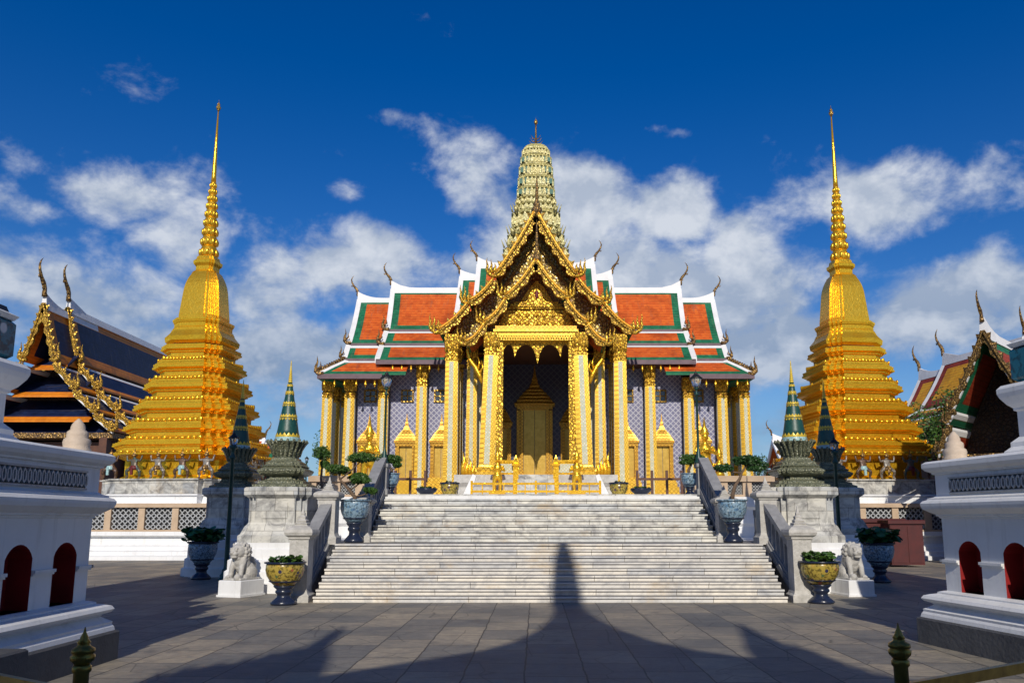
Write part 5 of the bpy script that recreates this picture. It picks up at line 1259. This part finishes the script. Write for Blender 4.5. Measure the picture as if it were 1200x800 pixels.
g3 = dup(gst, (PX(432, 550, 36.5), 36.5, DK), 'gilded statue on a stone block at the left wing of the temple'); g3.scale = (1.95,)*3
g4 = dup(gst, (PX(827, 550, 36.5), 36.5, DK), 'gilded statue on a stone block at the right wing of the temple'); g4.scale = (1.95,)*3
g5 = dup(gst, (PX(843, 545, 39), 39.0, DK), 'smaller gilded statue further right along the temple wing'); g5.scale = (1.5,)*3
for s, lb in ((-1, 'left'), (1, 'right')):
    f_ = thing('gilded_flame', (s*3.25, 39.3, zp), 'gilded flame ornament on the %s corner of the porch podium' % lb, 'ornament', 'gilded flames on the porch corners')
    for u, h_ in ((-.24, .62), (-.08, .85), (.08, .75), (.24, 1.15)):
        a = MB(); a.tube([(s*u, 0, 0), (s*(u+.05), 0, h_*.35), (s*(u-.03), 0, h_*.65), (s*(u+.06), 0, h_)], [.12, .11, .07, .008], 7, flat=(1, .7)); a.build('flame', M['gold_smooth'], f_)
fe = thing('railing', (0, 30, DK), 'low gilded railing across the front of the porch', 'railing', world=True)
for z in (PZ(566.5, 30), PZ(575.5, 30)):
    a = MB(); a.box(-2.36, 2.36, 29.97, 30.03, z-.04, z+.04); a.build('rail', M['gold_smooth'], fe)
for i in range(13):
    a = MB(); x = -2.36+4.72*i/12; a.box(x-.02, x+.02, 29.98, 30.02, DK, PZ(566.5, 30)-.04) if i % 6 else a.box(x-.04, x+.04, 29.95, 30.05, DK, PZ(563, 30)); a.build('post', M['gold_smooth'], fe)
for s, lb in ((-1, 'left'), (1, 'right')):
    q = thing('stone_ramp', (s*2.62, 31, DK), 'white slanted stone beside the %s end of the gilded railing' % lb, 'stone', 'white slanted stones by the railing')
    a = MB(); a.prism([(s*-.25, 0), (s*.1, 0), (s*.35, .95), (s*.22, 1.02)], -.1, .1, 'y'); a.T = None; o = a.build('slab', M['white'], q); 
    o.scale.x = -1
for px0, lb in ((472, 'left'), (773, 'right')):
    x = PX(px0, 570, 27.5); q = thing('wooden_barrier', (x, 27.5, DK), 'dark wooden barrier on the deck before the %s wing doors' % lb, 'barrier', 'dark wooden barriers on the deck')
    for i in range(4): a = MB(); a.box(-.75+.5*i-.04, -.75+.5*i+.04, -.04, .04, 0, .95); a.build('post', M['soffit'], q)
    a = MB(); a.box(-.8, .8, -.03, .03, .62, .70); a.build('rail', M['soffit'], q)

# ------------------------------------------------------------------ white foreground towers
def arch_face(mb, u0, u1, z0, z1, wins, y, depth):
    """wall face in plane y (local) with arched openings cut out; wins: (u centre, half width, sill, spring)"""
    edges = [u0]
    for (c, hw, sill, spring) in wins: edges += [c-hw, c+hw]
    edges.append(u1)
    for i in range(0, len(edges), 2): mb.add([(edges[i], y, z0), (edges[i+1], y, z0), (edges[i+1], y, z1), (edges[i], y, z1)], [(0, 1, 2, 3)])
    for (c, hw, sill, spring) in wins:
        mb.add([(c-hw, y, z0), (c+hw, y, z0), (c+hw, y, sill), (c-hw, y, sill)], [(0, 1, 2, 3)])
        n = 14; arcp = [(c-hw*1.12*math.cos(math.pi*k/n) if 0 < k < n else c+(-hw if k == 0 else hw), spring+hw*1.15*math.sin(math.pi*k/n)) for k in range(n+1)]
        arcp = [(max(c-hw*1.0, min(c+hw*1.0, a)), b_) for a, b_ in arcp]
        for k in range(n):
            (a0, b0), (a1, b1) = arcp[k], arcp[k+1]
            mb.add([(a0, y, b0), (a1, y, b1), (a1, y, z1), (a0, y, z1)], [(0, 1, 2, 3)])
            mb.add([(a0, y, b0), (a0, y+depth, b0), (a1, y+depth, b1), (a1, y, b1)], [(0, 1, 2, 3)], 1)
        for s in (-1, 1): mb.add([(c+s*hw, y, sill), (c+s*hw, y+depth, sill), (c+s*hw, y+depth, spring), (c+s*hw, y, spring)], [(0, 1, 2, 3)], 1)
        mb.add([(c-hw, y, sill), (c+hw, y, sill), (c+hw, y+depth, sill), (c-hw, y+depth, sill)], [(0, 1, 2, 3)])
def tower(loc, rz, label, wins, span, side):
    """local frame: face with openings lies in plane y=0 looking to -y; u runs along the wall; far corner at u=0, near end at u=+-span"""
    tw = thing('white_tower', loc, label, 'tower', 'white moulded tower bases in the foreground', rz)
    sg = side; U0, U1 = (0, span) if sg > 0 else (-span, 0)
    D = 7.6
    def ring(o, z): return [(U0-o, -o, z), (U1+o, -o, z), (U1+o, D+o, z), (U0-o, D+o, z)]
    a = MB(); a.loft([ring(.30, 0), ring(.30, .33), ring(.28, .35)]); a.build('stone_footing', M['dark_slate'], tw)
    a = MB(); a.loft([ring(o, z) for o, z in ((.26, .353), (.25, .40), (.23, .43), (.235, .46), (.17, .50), (.13, .53), (.15, .55), (.22, .575), (.245, .61), (.22, .65), (.16, .67), (.09, .685), (.09, .705), (.03, .725), (.0, .73))]); a.build('base_moulding', M['white'], tw)
    a = MB(); arch_face(a, U0, U1, .73, 1.72, wins, 0, .30)
    a.add([(U0, 0, .73), (U0, D, .73), (U0, D, 1.72), (U0, 0, 1.72)], [(0, 1, 2, 3)]); a.add([(U1, 0, .73), (U1, D, .73), (U1, D, 1.72), (U1, 0, 1.72)], [(0, 1, 2, 3)]); a.add([(U0, D, .73), (U1, D, .73), (U1, D, 1.72), (U0, D, 1.72)], [(0, 1, 2, 3)])
    wl = a.build('wall', [M['white'], M['niche_red']], tw, recalc=False)
    for (c, hw, sill, spring) in wins:
        b = MB(); b.box(c-hw*1.0+.002, c+hw*1.0-.002, .26, .298, sill-.02, spring+hw*1.25); b.build('red_niche', M['niche_red'], wl)
    sb = MB(); xs = [U0-.035]+[v for (c, hw, _, _) in wins for v in (c-hw-.0, c+hw+.0)]+[U1+.03]
    for i in range(0, len(xs), 2): sb.box(xs[i], xs[i+1], -.045, -.002, 1.12, 1.155); sb.box(xs[i], xs[i+1], -.025, -.002, 1.095, 1.12)
    sb.box(U0-.045, U0-.002, -.045, D, 1.12, 1.155) if sg > 0 else sb.box(U1+.002, U1+.045, -.045, D, 1.12, 1.155)
    sb.build('string_course', M['white'], tw)
    a = MB(); a.loft([ring(o, z) for o, z in ((0, 1.72), (.02, 1.725), (.02, 1.745), (.05, 1.755), (.05, 1.775), (.10, 1.80), (.17, 1.85), (.185, 1.89), (.19, 1.93), (.165, 1.965), (.12, 1.98), (.12, 2.0), (.06, 2.015), (.03, 2.04), (.03, 2.33), (.06, 2.34), (.06, 2.36), (.12, 2.39), (.15, 2.43), (.15, 2.49), (.11, 2.52), (-.2, 2.56))]); a.build('cornice', M['white'], tw)
    fu = (U0+.28, U1-.3) if sg > 0 else (U0+.3, U1-.28); nk = int((fu[1]-fu[0])/.085)
    L = MB(); L.box(fu[0], fu[1], -.036, -.031, 2.07, 2.27); L.build('frieze_ground', M['lattice_dark'], tw)
    L = MB()
    for k in range(nk):
        cx = fu[0]+(k+.5)*(fu[1]-fu[0])/nk
        for ri in (1,):
            pts = [(cx+.036*math.sin(q*math.pi/4), 2.17+.085*math.cos(q*math.pi/4)) for q in range(8)]; pin = [(cx+.018*math.sin(q*math.pi/4), 2.17+.058*math.cos(q*math.pi/4)) for q in range(8)]
            for q in range(8):
                p_ = (q+1) % 8; A, B, C_, D_ = pts[q], pts[p_], pin[p_], pin[q]
                L.add([(A[0], -.06, A[1]), (B[0], -.06, B[1]), (C_[0], -.06, C_[1]), (D_[0], -.06, D_[1]), (A[0], -.037, A[1]), (B[0], -.037, B[1]), (C_[0], -.037, C_[1]), (D_[0], -.037, D_[1])], [(0, 1, 2, 3), (0, 4, 5, 1), (2, 6, 7, 3)])
        L.box(cx+.036, cx+.049, -.055, -.037, 2.12, 2.22)
    L.box(fu[0], fu[1], -.056, -.037, 2.055, 2.078); L.box(fu[0], fu[1], -.056, -.037, 2.262, 2.285)
    L.build('lattice_frieze', M['lattice_grey'], tw)
    # set-back upper stage
    def r2(i, z): return [(U0+i, i, z), (U1-i, i, z), (U1-i, D-i, z), (U0+i, D-i, z)]
    a = MB(); a.loft([r2(i, z) for i, z in ((.60, 2.54), (.60, 2.62), (.66, 2.68), (.66, 2.74), (.74, 2.82), (.74, 3.16), (.71, 3.18), (.71, 3.21), (.66, 3.26), (.60, 3.36), (.58, 3.42), (.58, 3.48), (.62, 3.53), (.78, 3.56))]); a.build('upper_stage', M['white'], tw)
    a = MB(); a.loft([r2(i, z) for i, z in ((.78, 3.563), (.72, 3.62), (.72, 4.0), (.76, 4.04))]); a.build('mosaic_course', M['blue_band'], tw)
    a = MB(); a.loft([r2(i, z) for i, z in ((.74, 4.043), (.70, 4.1), (.78, 4.14), (1.4, 4.18), (1.45, 5.0), (1.35, 5.1), (1.8, 5.3), (1.9, 6.5), (1.85, 11), (1.9, 14.5), (2.2, 16.5), (2.6, 18))]); a.build('tower_body', M['white'], tw)
    return tw
lw = [(-(10.2-9.6), .24, .74, 1.17), (-(10.2-8.72), .245, .74, 1.17)]
# the wall plane faces the courtyard: local -y is turned towards the stairs
tL = tower((-5.50, 10.18, 0), rad(90), 'white moulded tower base at left foreground with two red arched niches', [(-1.375, .235, .73, 1.17), (-.51, .235, .73, 1.17)], 5.6, -1)
tR = tower((5.74, 11.62, 0), rad(-90+9), 'white moulded tower base at right foreground with two red arched niches', [(.525, .217, .73, 1.17), (1.38, .22, .73, 1.17)], 5.6, 1)
def cone_finial(loc, label):
    f = thing('corner_finial', loc, label, 'finial', 'sandy cement finials on the white towers')
    a = MB(); a.lathe([(.16, 0), (.17, .03), (.15, .06), (.155, .09), (.16, .12), (.15, .16), (.12, .18), (.125, .21), (.12, .25), (.085, .28), (.085, .31), (.07, .35), (.04, .39), (.01, .42)], 16)
    a.build('bulb', M['finial_stone'], f); return f
def loc2(o, p):
    c, s = math.cos(o.rotation_euler.z), math.sin(o.rotation_euler.z); return (o.location.x+p[0]*c-p[1]*s, o.location.y+p[0]*s+p[1]*c, p[2])
cone_finial(loc2(tL, (-.10, .22, 2.53)), 'sandy bulb finial on the corner of the left white tower')
cone_finial(loc2(tR, (.10, .22, 2.53)), 'sandy bulb finial on the corner of the right white tower')
q = thing('stone_block', (-5.35, 7.1, 0), 'dark low stone block against the foot of the left white tower', 'block')
a = MB(); a.box(-.8, .62, -.8, .75, 0, .52, c=.02); a.build('slab', M['dark_slate'], q)
fl = thing('floodlight', (-6.55, 9.6, 4.05), 'black floodlight on the ledge of the left white tower', 'floodlight')
a = MB(); a.T = Matrix.Rotation(rad(-28), 4, 'Y'); a.box(-.14, .14, -.1, .1, .05, .2); a.T = None; a.build('housing', M['black_iron'], fl)
a = MB(); a.tube([(0, 0, 0), (0, 0, .1)], [.03, .03], 8); a.build('bracket', M['black_iron'], fl)

# ------------------------------------------------------------------ brass posts and rails
def brass_post(loc, label):
    p = thing('brass_post', loc, label, 'bollard', 'brass barrier posts in the foreground')
    a = MB(); r = .034
    a.lathe([(r*2.2, 0), (r*2.2, .03), (r*1.4, .06), (r, .09), (r, .99), (r*1.25, 1.0), (r*1.25, 1.02), (r*1.0, 1.03)], 20); a.build('shaft', M['brass'], p)
    a = MB(); a.lathe([(r_, 1.03+(z_-.935)*.64) for r_, z_ in [(r*1.0, .935), (r*1.5, .965), (r*1.62, .995), (r*1.3, 1.01), (r*1.55, 1.02), (r*1.5, 1.045), (r*.9, 1.065), (r*.75, 1.08), (r*.9, 1.09), (r*.55, 1.115), (r*.5, 1.13), (r*.22, 1.16), (r*.06, 1.20)]], 20)
    for k in range(8):
        an = 2*math.pi*k/8; a.ell((r*1.35*math.cos(an), r*1.35*math.sin(an), 1.06), (.010, .010, .015), 6, 5)
    a.build('finial', M['brass'], p); return p
def at_ground(px, py_top, h):
    """where a post of height h with its tip at that pixel stands"""
    b_ = (455-py_top)/F; a_ = (px-628)/F; kk = (h-EYE)/(ST+b_*CT); return a_*kk, (CT-b_*ST)*kk
xl, yl = at_ground(100, 734, 1.20); xr, yr_ = at_ground(1052, 729, 1.20)
brass_post((xl, yl, 0), 'tarnished brass barrier post with pointed finial, bottom left'); brass_post((xr, yr_, 0), 'tarnished brass barrier post with pointed finial, bottom right')
for lb, (x, y), (dx, dy) in (('left', (xl, yl), (-1.6, .95)), ('right', (xr, yr_), (1.6, .95))):
    r_ = thing('barrier_rail', (x, y, .86), 'flat brass rail running %swards out of the picture from its post' % lb, 'rail', 'brass barrier rails', world=True)
    for i, z in enumerate((.885, .62)):
        a = MB(); a.bar((x, y, z), (x+dx, y+dy, z+.02), .035, .055 if i == 0 else .035); a.build('bar', M['brass'], r_)

# ------------------------------------------------------------------ halls at the sides
def hall(loc, rz, label, length, ridge, tiers, cols, x2, dz2, wall_h, barge='gold_old', depth_w=5.0, ends=(0,), wallmat='soffit', hookh=1.1, chh=2.2, far=False, bw_=.30, aprons=()):
    """long Thai hall: ridge along local x; stepped gable at the x=0 end. tiers: list of ((y,z),(y,z)) measured from the ridge line"""
    h = thing('temple_hall', loc, label, 'hall', None, rz)
    field, border, trim = cols
    def sec(xa, xb, dz, dirn):
        for i, (p0, p1) in enumerate(tiers):
            pts = concave(-p0[0], p0[1]+dz, -p1[0], p1[1]+dz, 5, .10) if i == 0 else [(-p0[0], p0[1]+dz), (-p1[0], p1[1]+dz)]
            r = tier(h, xb, xa, xa-dirn*.03, [(y_, z_) for y_, z_ in pts], M[field], M[border], .7 if i == 0 else .3, .65 if i == 0 else .02, .45 if i == 0 else .28, 0 if i == 0 else .2, 0.0, .1, 'roof', True, True, None, .25)
            if i == 0:
                a = MB(); L_ = abs(xb-xa); rings = []
                for k in range(15):
                    f = k/14; x = lerp(xb, xa, f); rise = .5*max(0, (f*L_-(L_-2.2))/2.2)**2.2; z = p0[1]+dz; rings.append([(x, -.16, z-.25), (x, .16, z-.25), (x, .08, z+.14+rise), (x, -.08, z+.14+rise)])
                a.loft(rings); a.build('ridge', M['white_roof'], r); chofa(r, (xa, 0, p0[1]+dz+.45), chh, (dirn, 0))
            for sd in ((1, -1) if barge != 'white_roof' else ()):
                path = [(sd*y_, z_) for y_, z_ in pts]
                bb = scallop_board([(u, v_+.08) for u, v_ in path], bw_, bw_*.85, .16, 0, 1, max(2, int(math.dist(path[0], path[-1])/.6)))
                bb.v = [(xa+dirn*.06+(-dirn*y_), x_, z_) for x_, y_, z_ in bb.v]
                o = bb.build('bargeboard', M[barge], r)
                e = path[-1]; hook(o, (xa, e[0], e[1]), hookh, (0, 1 if e[0] > 0 else -1), barge if barge != 'white_roof' else 'gold_old')
    sec(0, x2+3, 0, -1); sec(x2, length, dz2, -1)
    yb, zb = tiers[-1][1]; 
    a = MB(); pol = [(0, tiers[0][0][1]-.3)]
    left = [(-t_[1][0]*1.0, t_[1][1]) for t_ in tiers]
    pl = [(0, tiers[0][0][1]-.25)]+[(u*.93, v_-.15) for u, v_ in left]; pl2 = pl+[(-u, v_) for u, v_ in pl[:0:-1]]
    a.prism(pl2, 2.6, 2.8, 'x'); a.build('pediment', M['gable_shade'] if not far else M[barge], h)
    for (f0, wf) in aprons:                        # skirt roofs stepping down the gable end
        zt_ = tiers[0][0][1]+(zb-tiers[0][0][1])*f0; hw_ = yb*wf*1.35; a = MB()
        for (xa_, za_, xb_, zb2, mi) in ((2.55, zt_, 1.15, zt_-1.05, 0), (1.15, zt_-1.05, .80, zt_-1.28, 1)):
            a.add([(xa_, -hw_, za_), (xa_, hw_, za_), (xb_, hw_, zb2), (xb_, -hw_, zb2), (xa_, -hw_, za_-.1), (xa_, hw_, za_-.1), (xb_, hw_, zb2-.1), (xb_, -hw_, zb2-.1)], [(0, 1, 2, 3), (4, 7, 6, 5), (0, 4, 5, 1), (2, 6, 7, 3), (1, 5, 6, 2), (0, 3, 7, 4)], mi)
        a.build('skirt_roof', [M[field], M[border]], h)
    a = MB(); a.box(.8, length, -yb*.82, yb*.82, -loc[2]+.0, zb-.1); a.build('wall', M[wallmat], h)
    a = MB(); a.box(.2, length, -yb*.98, yb*.98, zb-.42, zb-.14); a.build('eaves_beam', M['gold_old'], h)
    for k in range(6):
        for sd in (-1, 1):
            a = MB(); a.box(.3+k*3-.2, .3+k*3+.2, sd*yb*.88-.2, sd*yb*.88+.2, -loc[2], zb-.42); a.build('pillar', M[wallmat], h)
    return h
LX = -26.2; LY1 = 26.2*F/594
def hx(px, py, Y): X, Z = P(px, py, Y); return abs(X-LX), Z
t0 = (0, PZ(357, LY1)); t1 = hx(64, 421, LY1); t2 = hx(87, 454, LY1); t3 = hx(111, 481, LY1); t4 = hx(132, 503, LY1)
hall((LX, LY1, 0), rad(90), 'large hall with dark blue roof, orange borders and golden serpent bargeboards behind left stupa', 26, 0,
     [(t0, t1), ((t1[0]+.02, t1[1]-.25), t2), ((t2[0]+.02, t2[1]-.22), t3), ((t3[0]+.02, t3[1]-.22), t4)], ('tile_blue', 'tile_border', 'white_roof'), 2.2, .35, 4, 'gold_barge', hookh=.95, chh=2.0, aprons=((.30, .16), (.52, .30), (.72, .44), (.88, .58)))
# right: far amber-roofed hall, its far gable towards the back
RX = 26.5; RY = RX*F/(1108-628)
def hr(px, py): X, Z = P(px, py, RY); return abs(X-RX), Z
u0 = (0, PZ(434, RY)); u1 = (1.9, PZ(488, RY)); u2 = (2.9, PZ(500, RY)); u3 = (4.3, PZ(520, RY))
hall((RX, RY+2.6, 0), rad(-90+9), 'far hall with amber tiled roof, red borders and white verges behind the right stupa', 24, 0, [(u0, u1), ((u1[0], u1[1]-.2), u2), ((u2[0], u2[1]-.2), u3)], ('tile_amber', 'tile_red', 'white_roof'), 2.6, .55, 3, 'white_roof', hookh=.8, chh=1.9, far=True)
# right: near hall, dark gable turned towards the courtyard
NY = 31.0; nx_, nz_ = P(1152, 390, NY)
v0 = (0, nz_); v1 = (1.42, PZ(476, NY)); v2 = (1.62, PZ(490, NY)); v3 = (2.0, PZ(526, NY))
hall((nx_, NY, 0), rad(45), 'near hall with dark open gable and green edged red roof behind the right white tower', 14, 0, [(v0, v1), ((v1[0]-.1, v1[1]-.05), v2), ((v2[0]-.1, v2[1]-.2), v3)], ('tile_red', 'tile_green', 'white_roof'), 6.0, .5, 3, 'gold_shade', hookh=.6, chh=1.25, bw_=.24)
# distant halls low on the horizon
for (px0, Y_, rz, lb, hz) in ((905, 72, 0, 'distant low hall with grey roof right of the temple', 516), (335, 78, 0, 'distant low hall with grey roof left of the temple', 520)):
    X_, Z_ = P(px0, hz, Y_)
    hall((X_ if px0 > 600 else X_, Y_, 0), rad(0) if px0 > 600 else rad(180), lb, 16, 0, [((0, Z_), (2.5, Z_-2.2)), ((2.5, Z_-2.4), (4.2, Z_-3.4))], ('tile_green', 'tile_orange', 'white_roof'), 2, .4, 3, 'white_roof', hookh=.6, chh=1.4, far=True)
ga = thing('cloister', (0, 95, 0), 'long low white cloister wall with red roof beyond the temple', 'wall')
a = MB(); a.box(-75, 75, 0, 3, 0, 3.6); a.build('wall', M['white'], ga); a = MB(); a.prism([(-.8, 3.5), (1.5, 5.2), (3.8, 3.5)], -75, 75, 'x'); a.build('roof', M['tile_red'], ga)

# ------------------------------------------------------------------ trees, cabinets
def tree(loc, label, h, r, n, mat='leaf', seed=1):
    tr = thing('tree', loc, label, 'tree'); rr = random.Random(seed)
    a = MB(); a.tube([(0, 0, 0), (.1, .05, h*.3), (-.05, 0, h*.55), (.05, 0, h*.8)], [.2, .16, .11, .04], 8)
    cl = []
    for _ in range(11):
        an = rr.uniform(0, 6.28); q = rr.uniform(.2, .8)*r; z = h*rr.uniform(.5, .95); cl.append((q*math.cos(an), q*math.sin(an), z)); a.tube([(0, 0, h*rr.uniform(.3, .5)), (q*.5*math.cos(an), q*.5*math.sin(an), z*.85), cl[-1]], [.07, .05, .02], 6)
    a.build('trunk', M['trunk'], tr)
    a = MB()
    for c in cl: leaves(a, c, (r*.45, r*.45, h*.15), n//11, .10, rnd=rr)
    a.build('crown', M[mat], tr); return tr
tree((PX(1098, 500, 47), 47.0, 0), 'leafy green tree between the right stupa and the amber roof', PZ(462, 47), 2.0, 4200, 'leaf', 4)
tree((PX(393, 540, 66), 66.0, 0), 'green tree seen through the left corner columns of the temple', PZ(508, 66), 1.8, 2200, 'leaf', 8)
tree((PX(884, 545, 70), 70.0, 0), 'small green tree low beside the right corner of the temple', PZ(536, 70), 1.4, 1200, 'leaf_dark', 9)
tree((PX(112, 545, 60), 60.0, 0), 'dark green tree behind the left white tower', PZ(538, 60), 2.2, 1600, 'leaf_dark', 11)
for (px, py0, wd, dp, h_, Y_, lb) in ((1030, 640, 1.9, .8, 1.75, 31.5, 'dark red wooden cabinet with flat top, left one of the pair'), (1062, 650, 1.2, .8, 1.70, 30.2, 'taller dark red cabinet beside the right white tower')):
    q = thing('cabinet', (PX(px, 620, Y_), Y_, 0), lb, 'cabinet', 'red cabinets by the right terrace')
    a = MB(); a.box(-wd/2, wd/2, 0, dp, .08, h_-.14); a.build('body', M['red_dark'], q)
    a = MB(); a.box(-wd/2-.08, wd/2+.08, -.08, dp+.08, h_-.14, h_, c=.02); a.build('top', M['red_dark'], q)
    for i in (-1, 1):
        a = MB(); a.box(i*wd*.25-wd*.22, i*wd*.25+wd*.22, -.02, -.002, .16, h_-.22); a.build('door', M['red_dark'], q)

# ------------------------------------------------------------------ spired hall behind the viewer (its roof throws the shade across the court)
bh = thing('spired_hall', (.6, -12, 0), 'spired hall behind the viewer whose roof shades the courtyard', 'hall', world=True)
tn = math.tan(EL); BY = -12.0
def sh_z(Y, z=0): return z+(Y-BY)*tn
def sh_x(x, Y): return x+(Y-BY)*math.tan(AZ)
def gp(px, py):
    a_ = (px-628)/F; b_ = (455-py)/F; kk = -EYE/(ST+b_*CT); return a_*kk, (CT-b_*ST)*kk
def caster(px, py):
    X, Y = gp(px, py); return sh_x(X, Y), sh_z(Y)
tip = (sh_x(.62, 19.6), sh_z(19.6, LD)); 
def rr_(w_, z): return [(tip[0]+sx*w_, BY+sy*w_, z) for sx, sy in SQ]
a = MB(); lv = [(715, 17), (722, 23), (728, 28), (745, 50), (765, 88), (785, 140), (800, 190)]
rings = []
for py, hwp in reversed(lv):
    X, Y = gp(660, py); rings.append(rr_(hwp/F*Y*1.0, sh_z(Y)))
z_b = rings[0][0][2]; w_b = abs(rings[0][0][0]-tip[0])
rings = [rr_(w_b+2.2, z_b-2.6)]+rings+[rr_(.33, sh_z(17.5)), rr_(.24, sh_z(18.5, .7)), rr_(.10, sh_z(19.3, LD)), rr_(.02, tip[1]+.35)]
a.loft(rings); a.build('spired_roof', M['tile_green'], bh)
a = MB(); a.box(tip[0]-w_b-1.4, tip[0]+w_b+1.4, BY-3, BY+3, 0, z_b-2.55); a.build('body', M['dark_slate'], bh)
a = MB(); a.box(-24, 24, BY-9, BY-3.2, 0, 7.5); a.prism([(BY-10, 7.5), (BY-6, 11.5), (BY-2.2, 7.5)], -25, 25, 'x'); a.build('sky_block_wing', M['tile_green'], bh)  # unseen wing, added to block light from the low sky
for s, pts in ((-1, [(402, 733), (388, 745), (372, 757), (352, 763), (330, 766), (300, 773), (270, 780), (232, 784), (195, 792), (165, 800)]), (1, [(866, 729), (882, 745), (900, 752), (925, 757), (945, 765), (975, 776), (1000, 786), (1030, 792), (1055, 800)])):
    pol = []
    for i, p in enumerate(pts):
        pol.append(caster(*p))
        if 1 <= i < len(pts)-1:                    # flame finials along the verge
            q = pts[i+1]; pol += [caster(p[0]+(q[0]-p[0])*.45, p[1]+(q[1]-p[1])*.45), caster(p[0]+(q[0]-p[0])*.45-s*7, p[1]+(q[1]-p[1])*.3-7), caster(p[0]+(q[0]-p[0])*.7, p[1]+(q[1]-p[1])*.7)]
    lo = caster(372 if s < 0 else 890, 800)
    pol = pol+[(pol[-1][0]+s*.3, 0), (lo[0], 0), lo, caster(378 if s < 0 else 884, 785), caster(384 if s < 0 else 886, 772), caster(381 if s < 0 else 876, 760), caster(396 if s < 0 else 872, 745)]
    a = MB(); a.prism(pol, BY-3.15, BY+.2, 'y'); a.build('gabled_wing', M['tile_red'], bh)
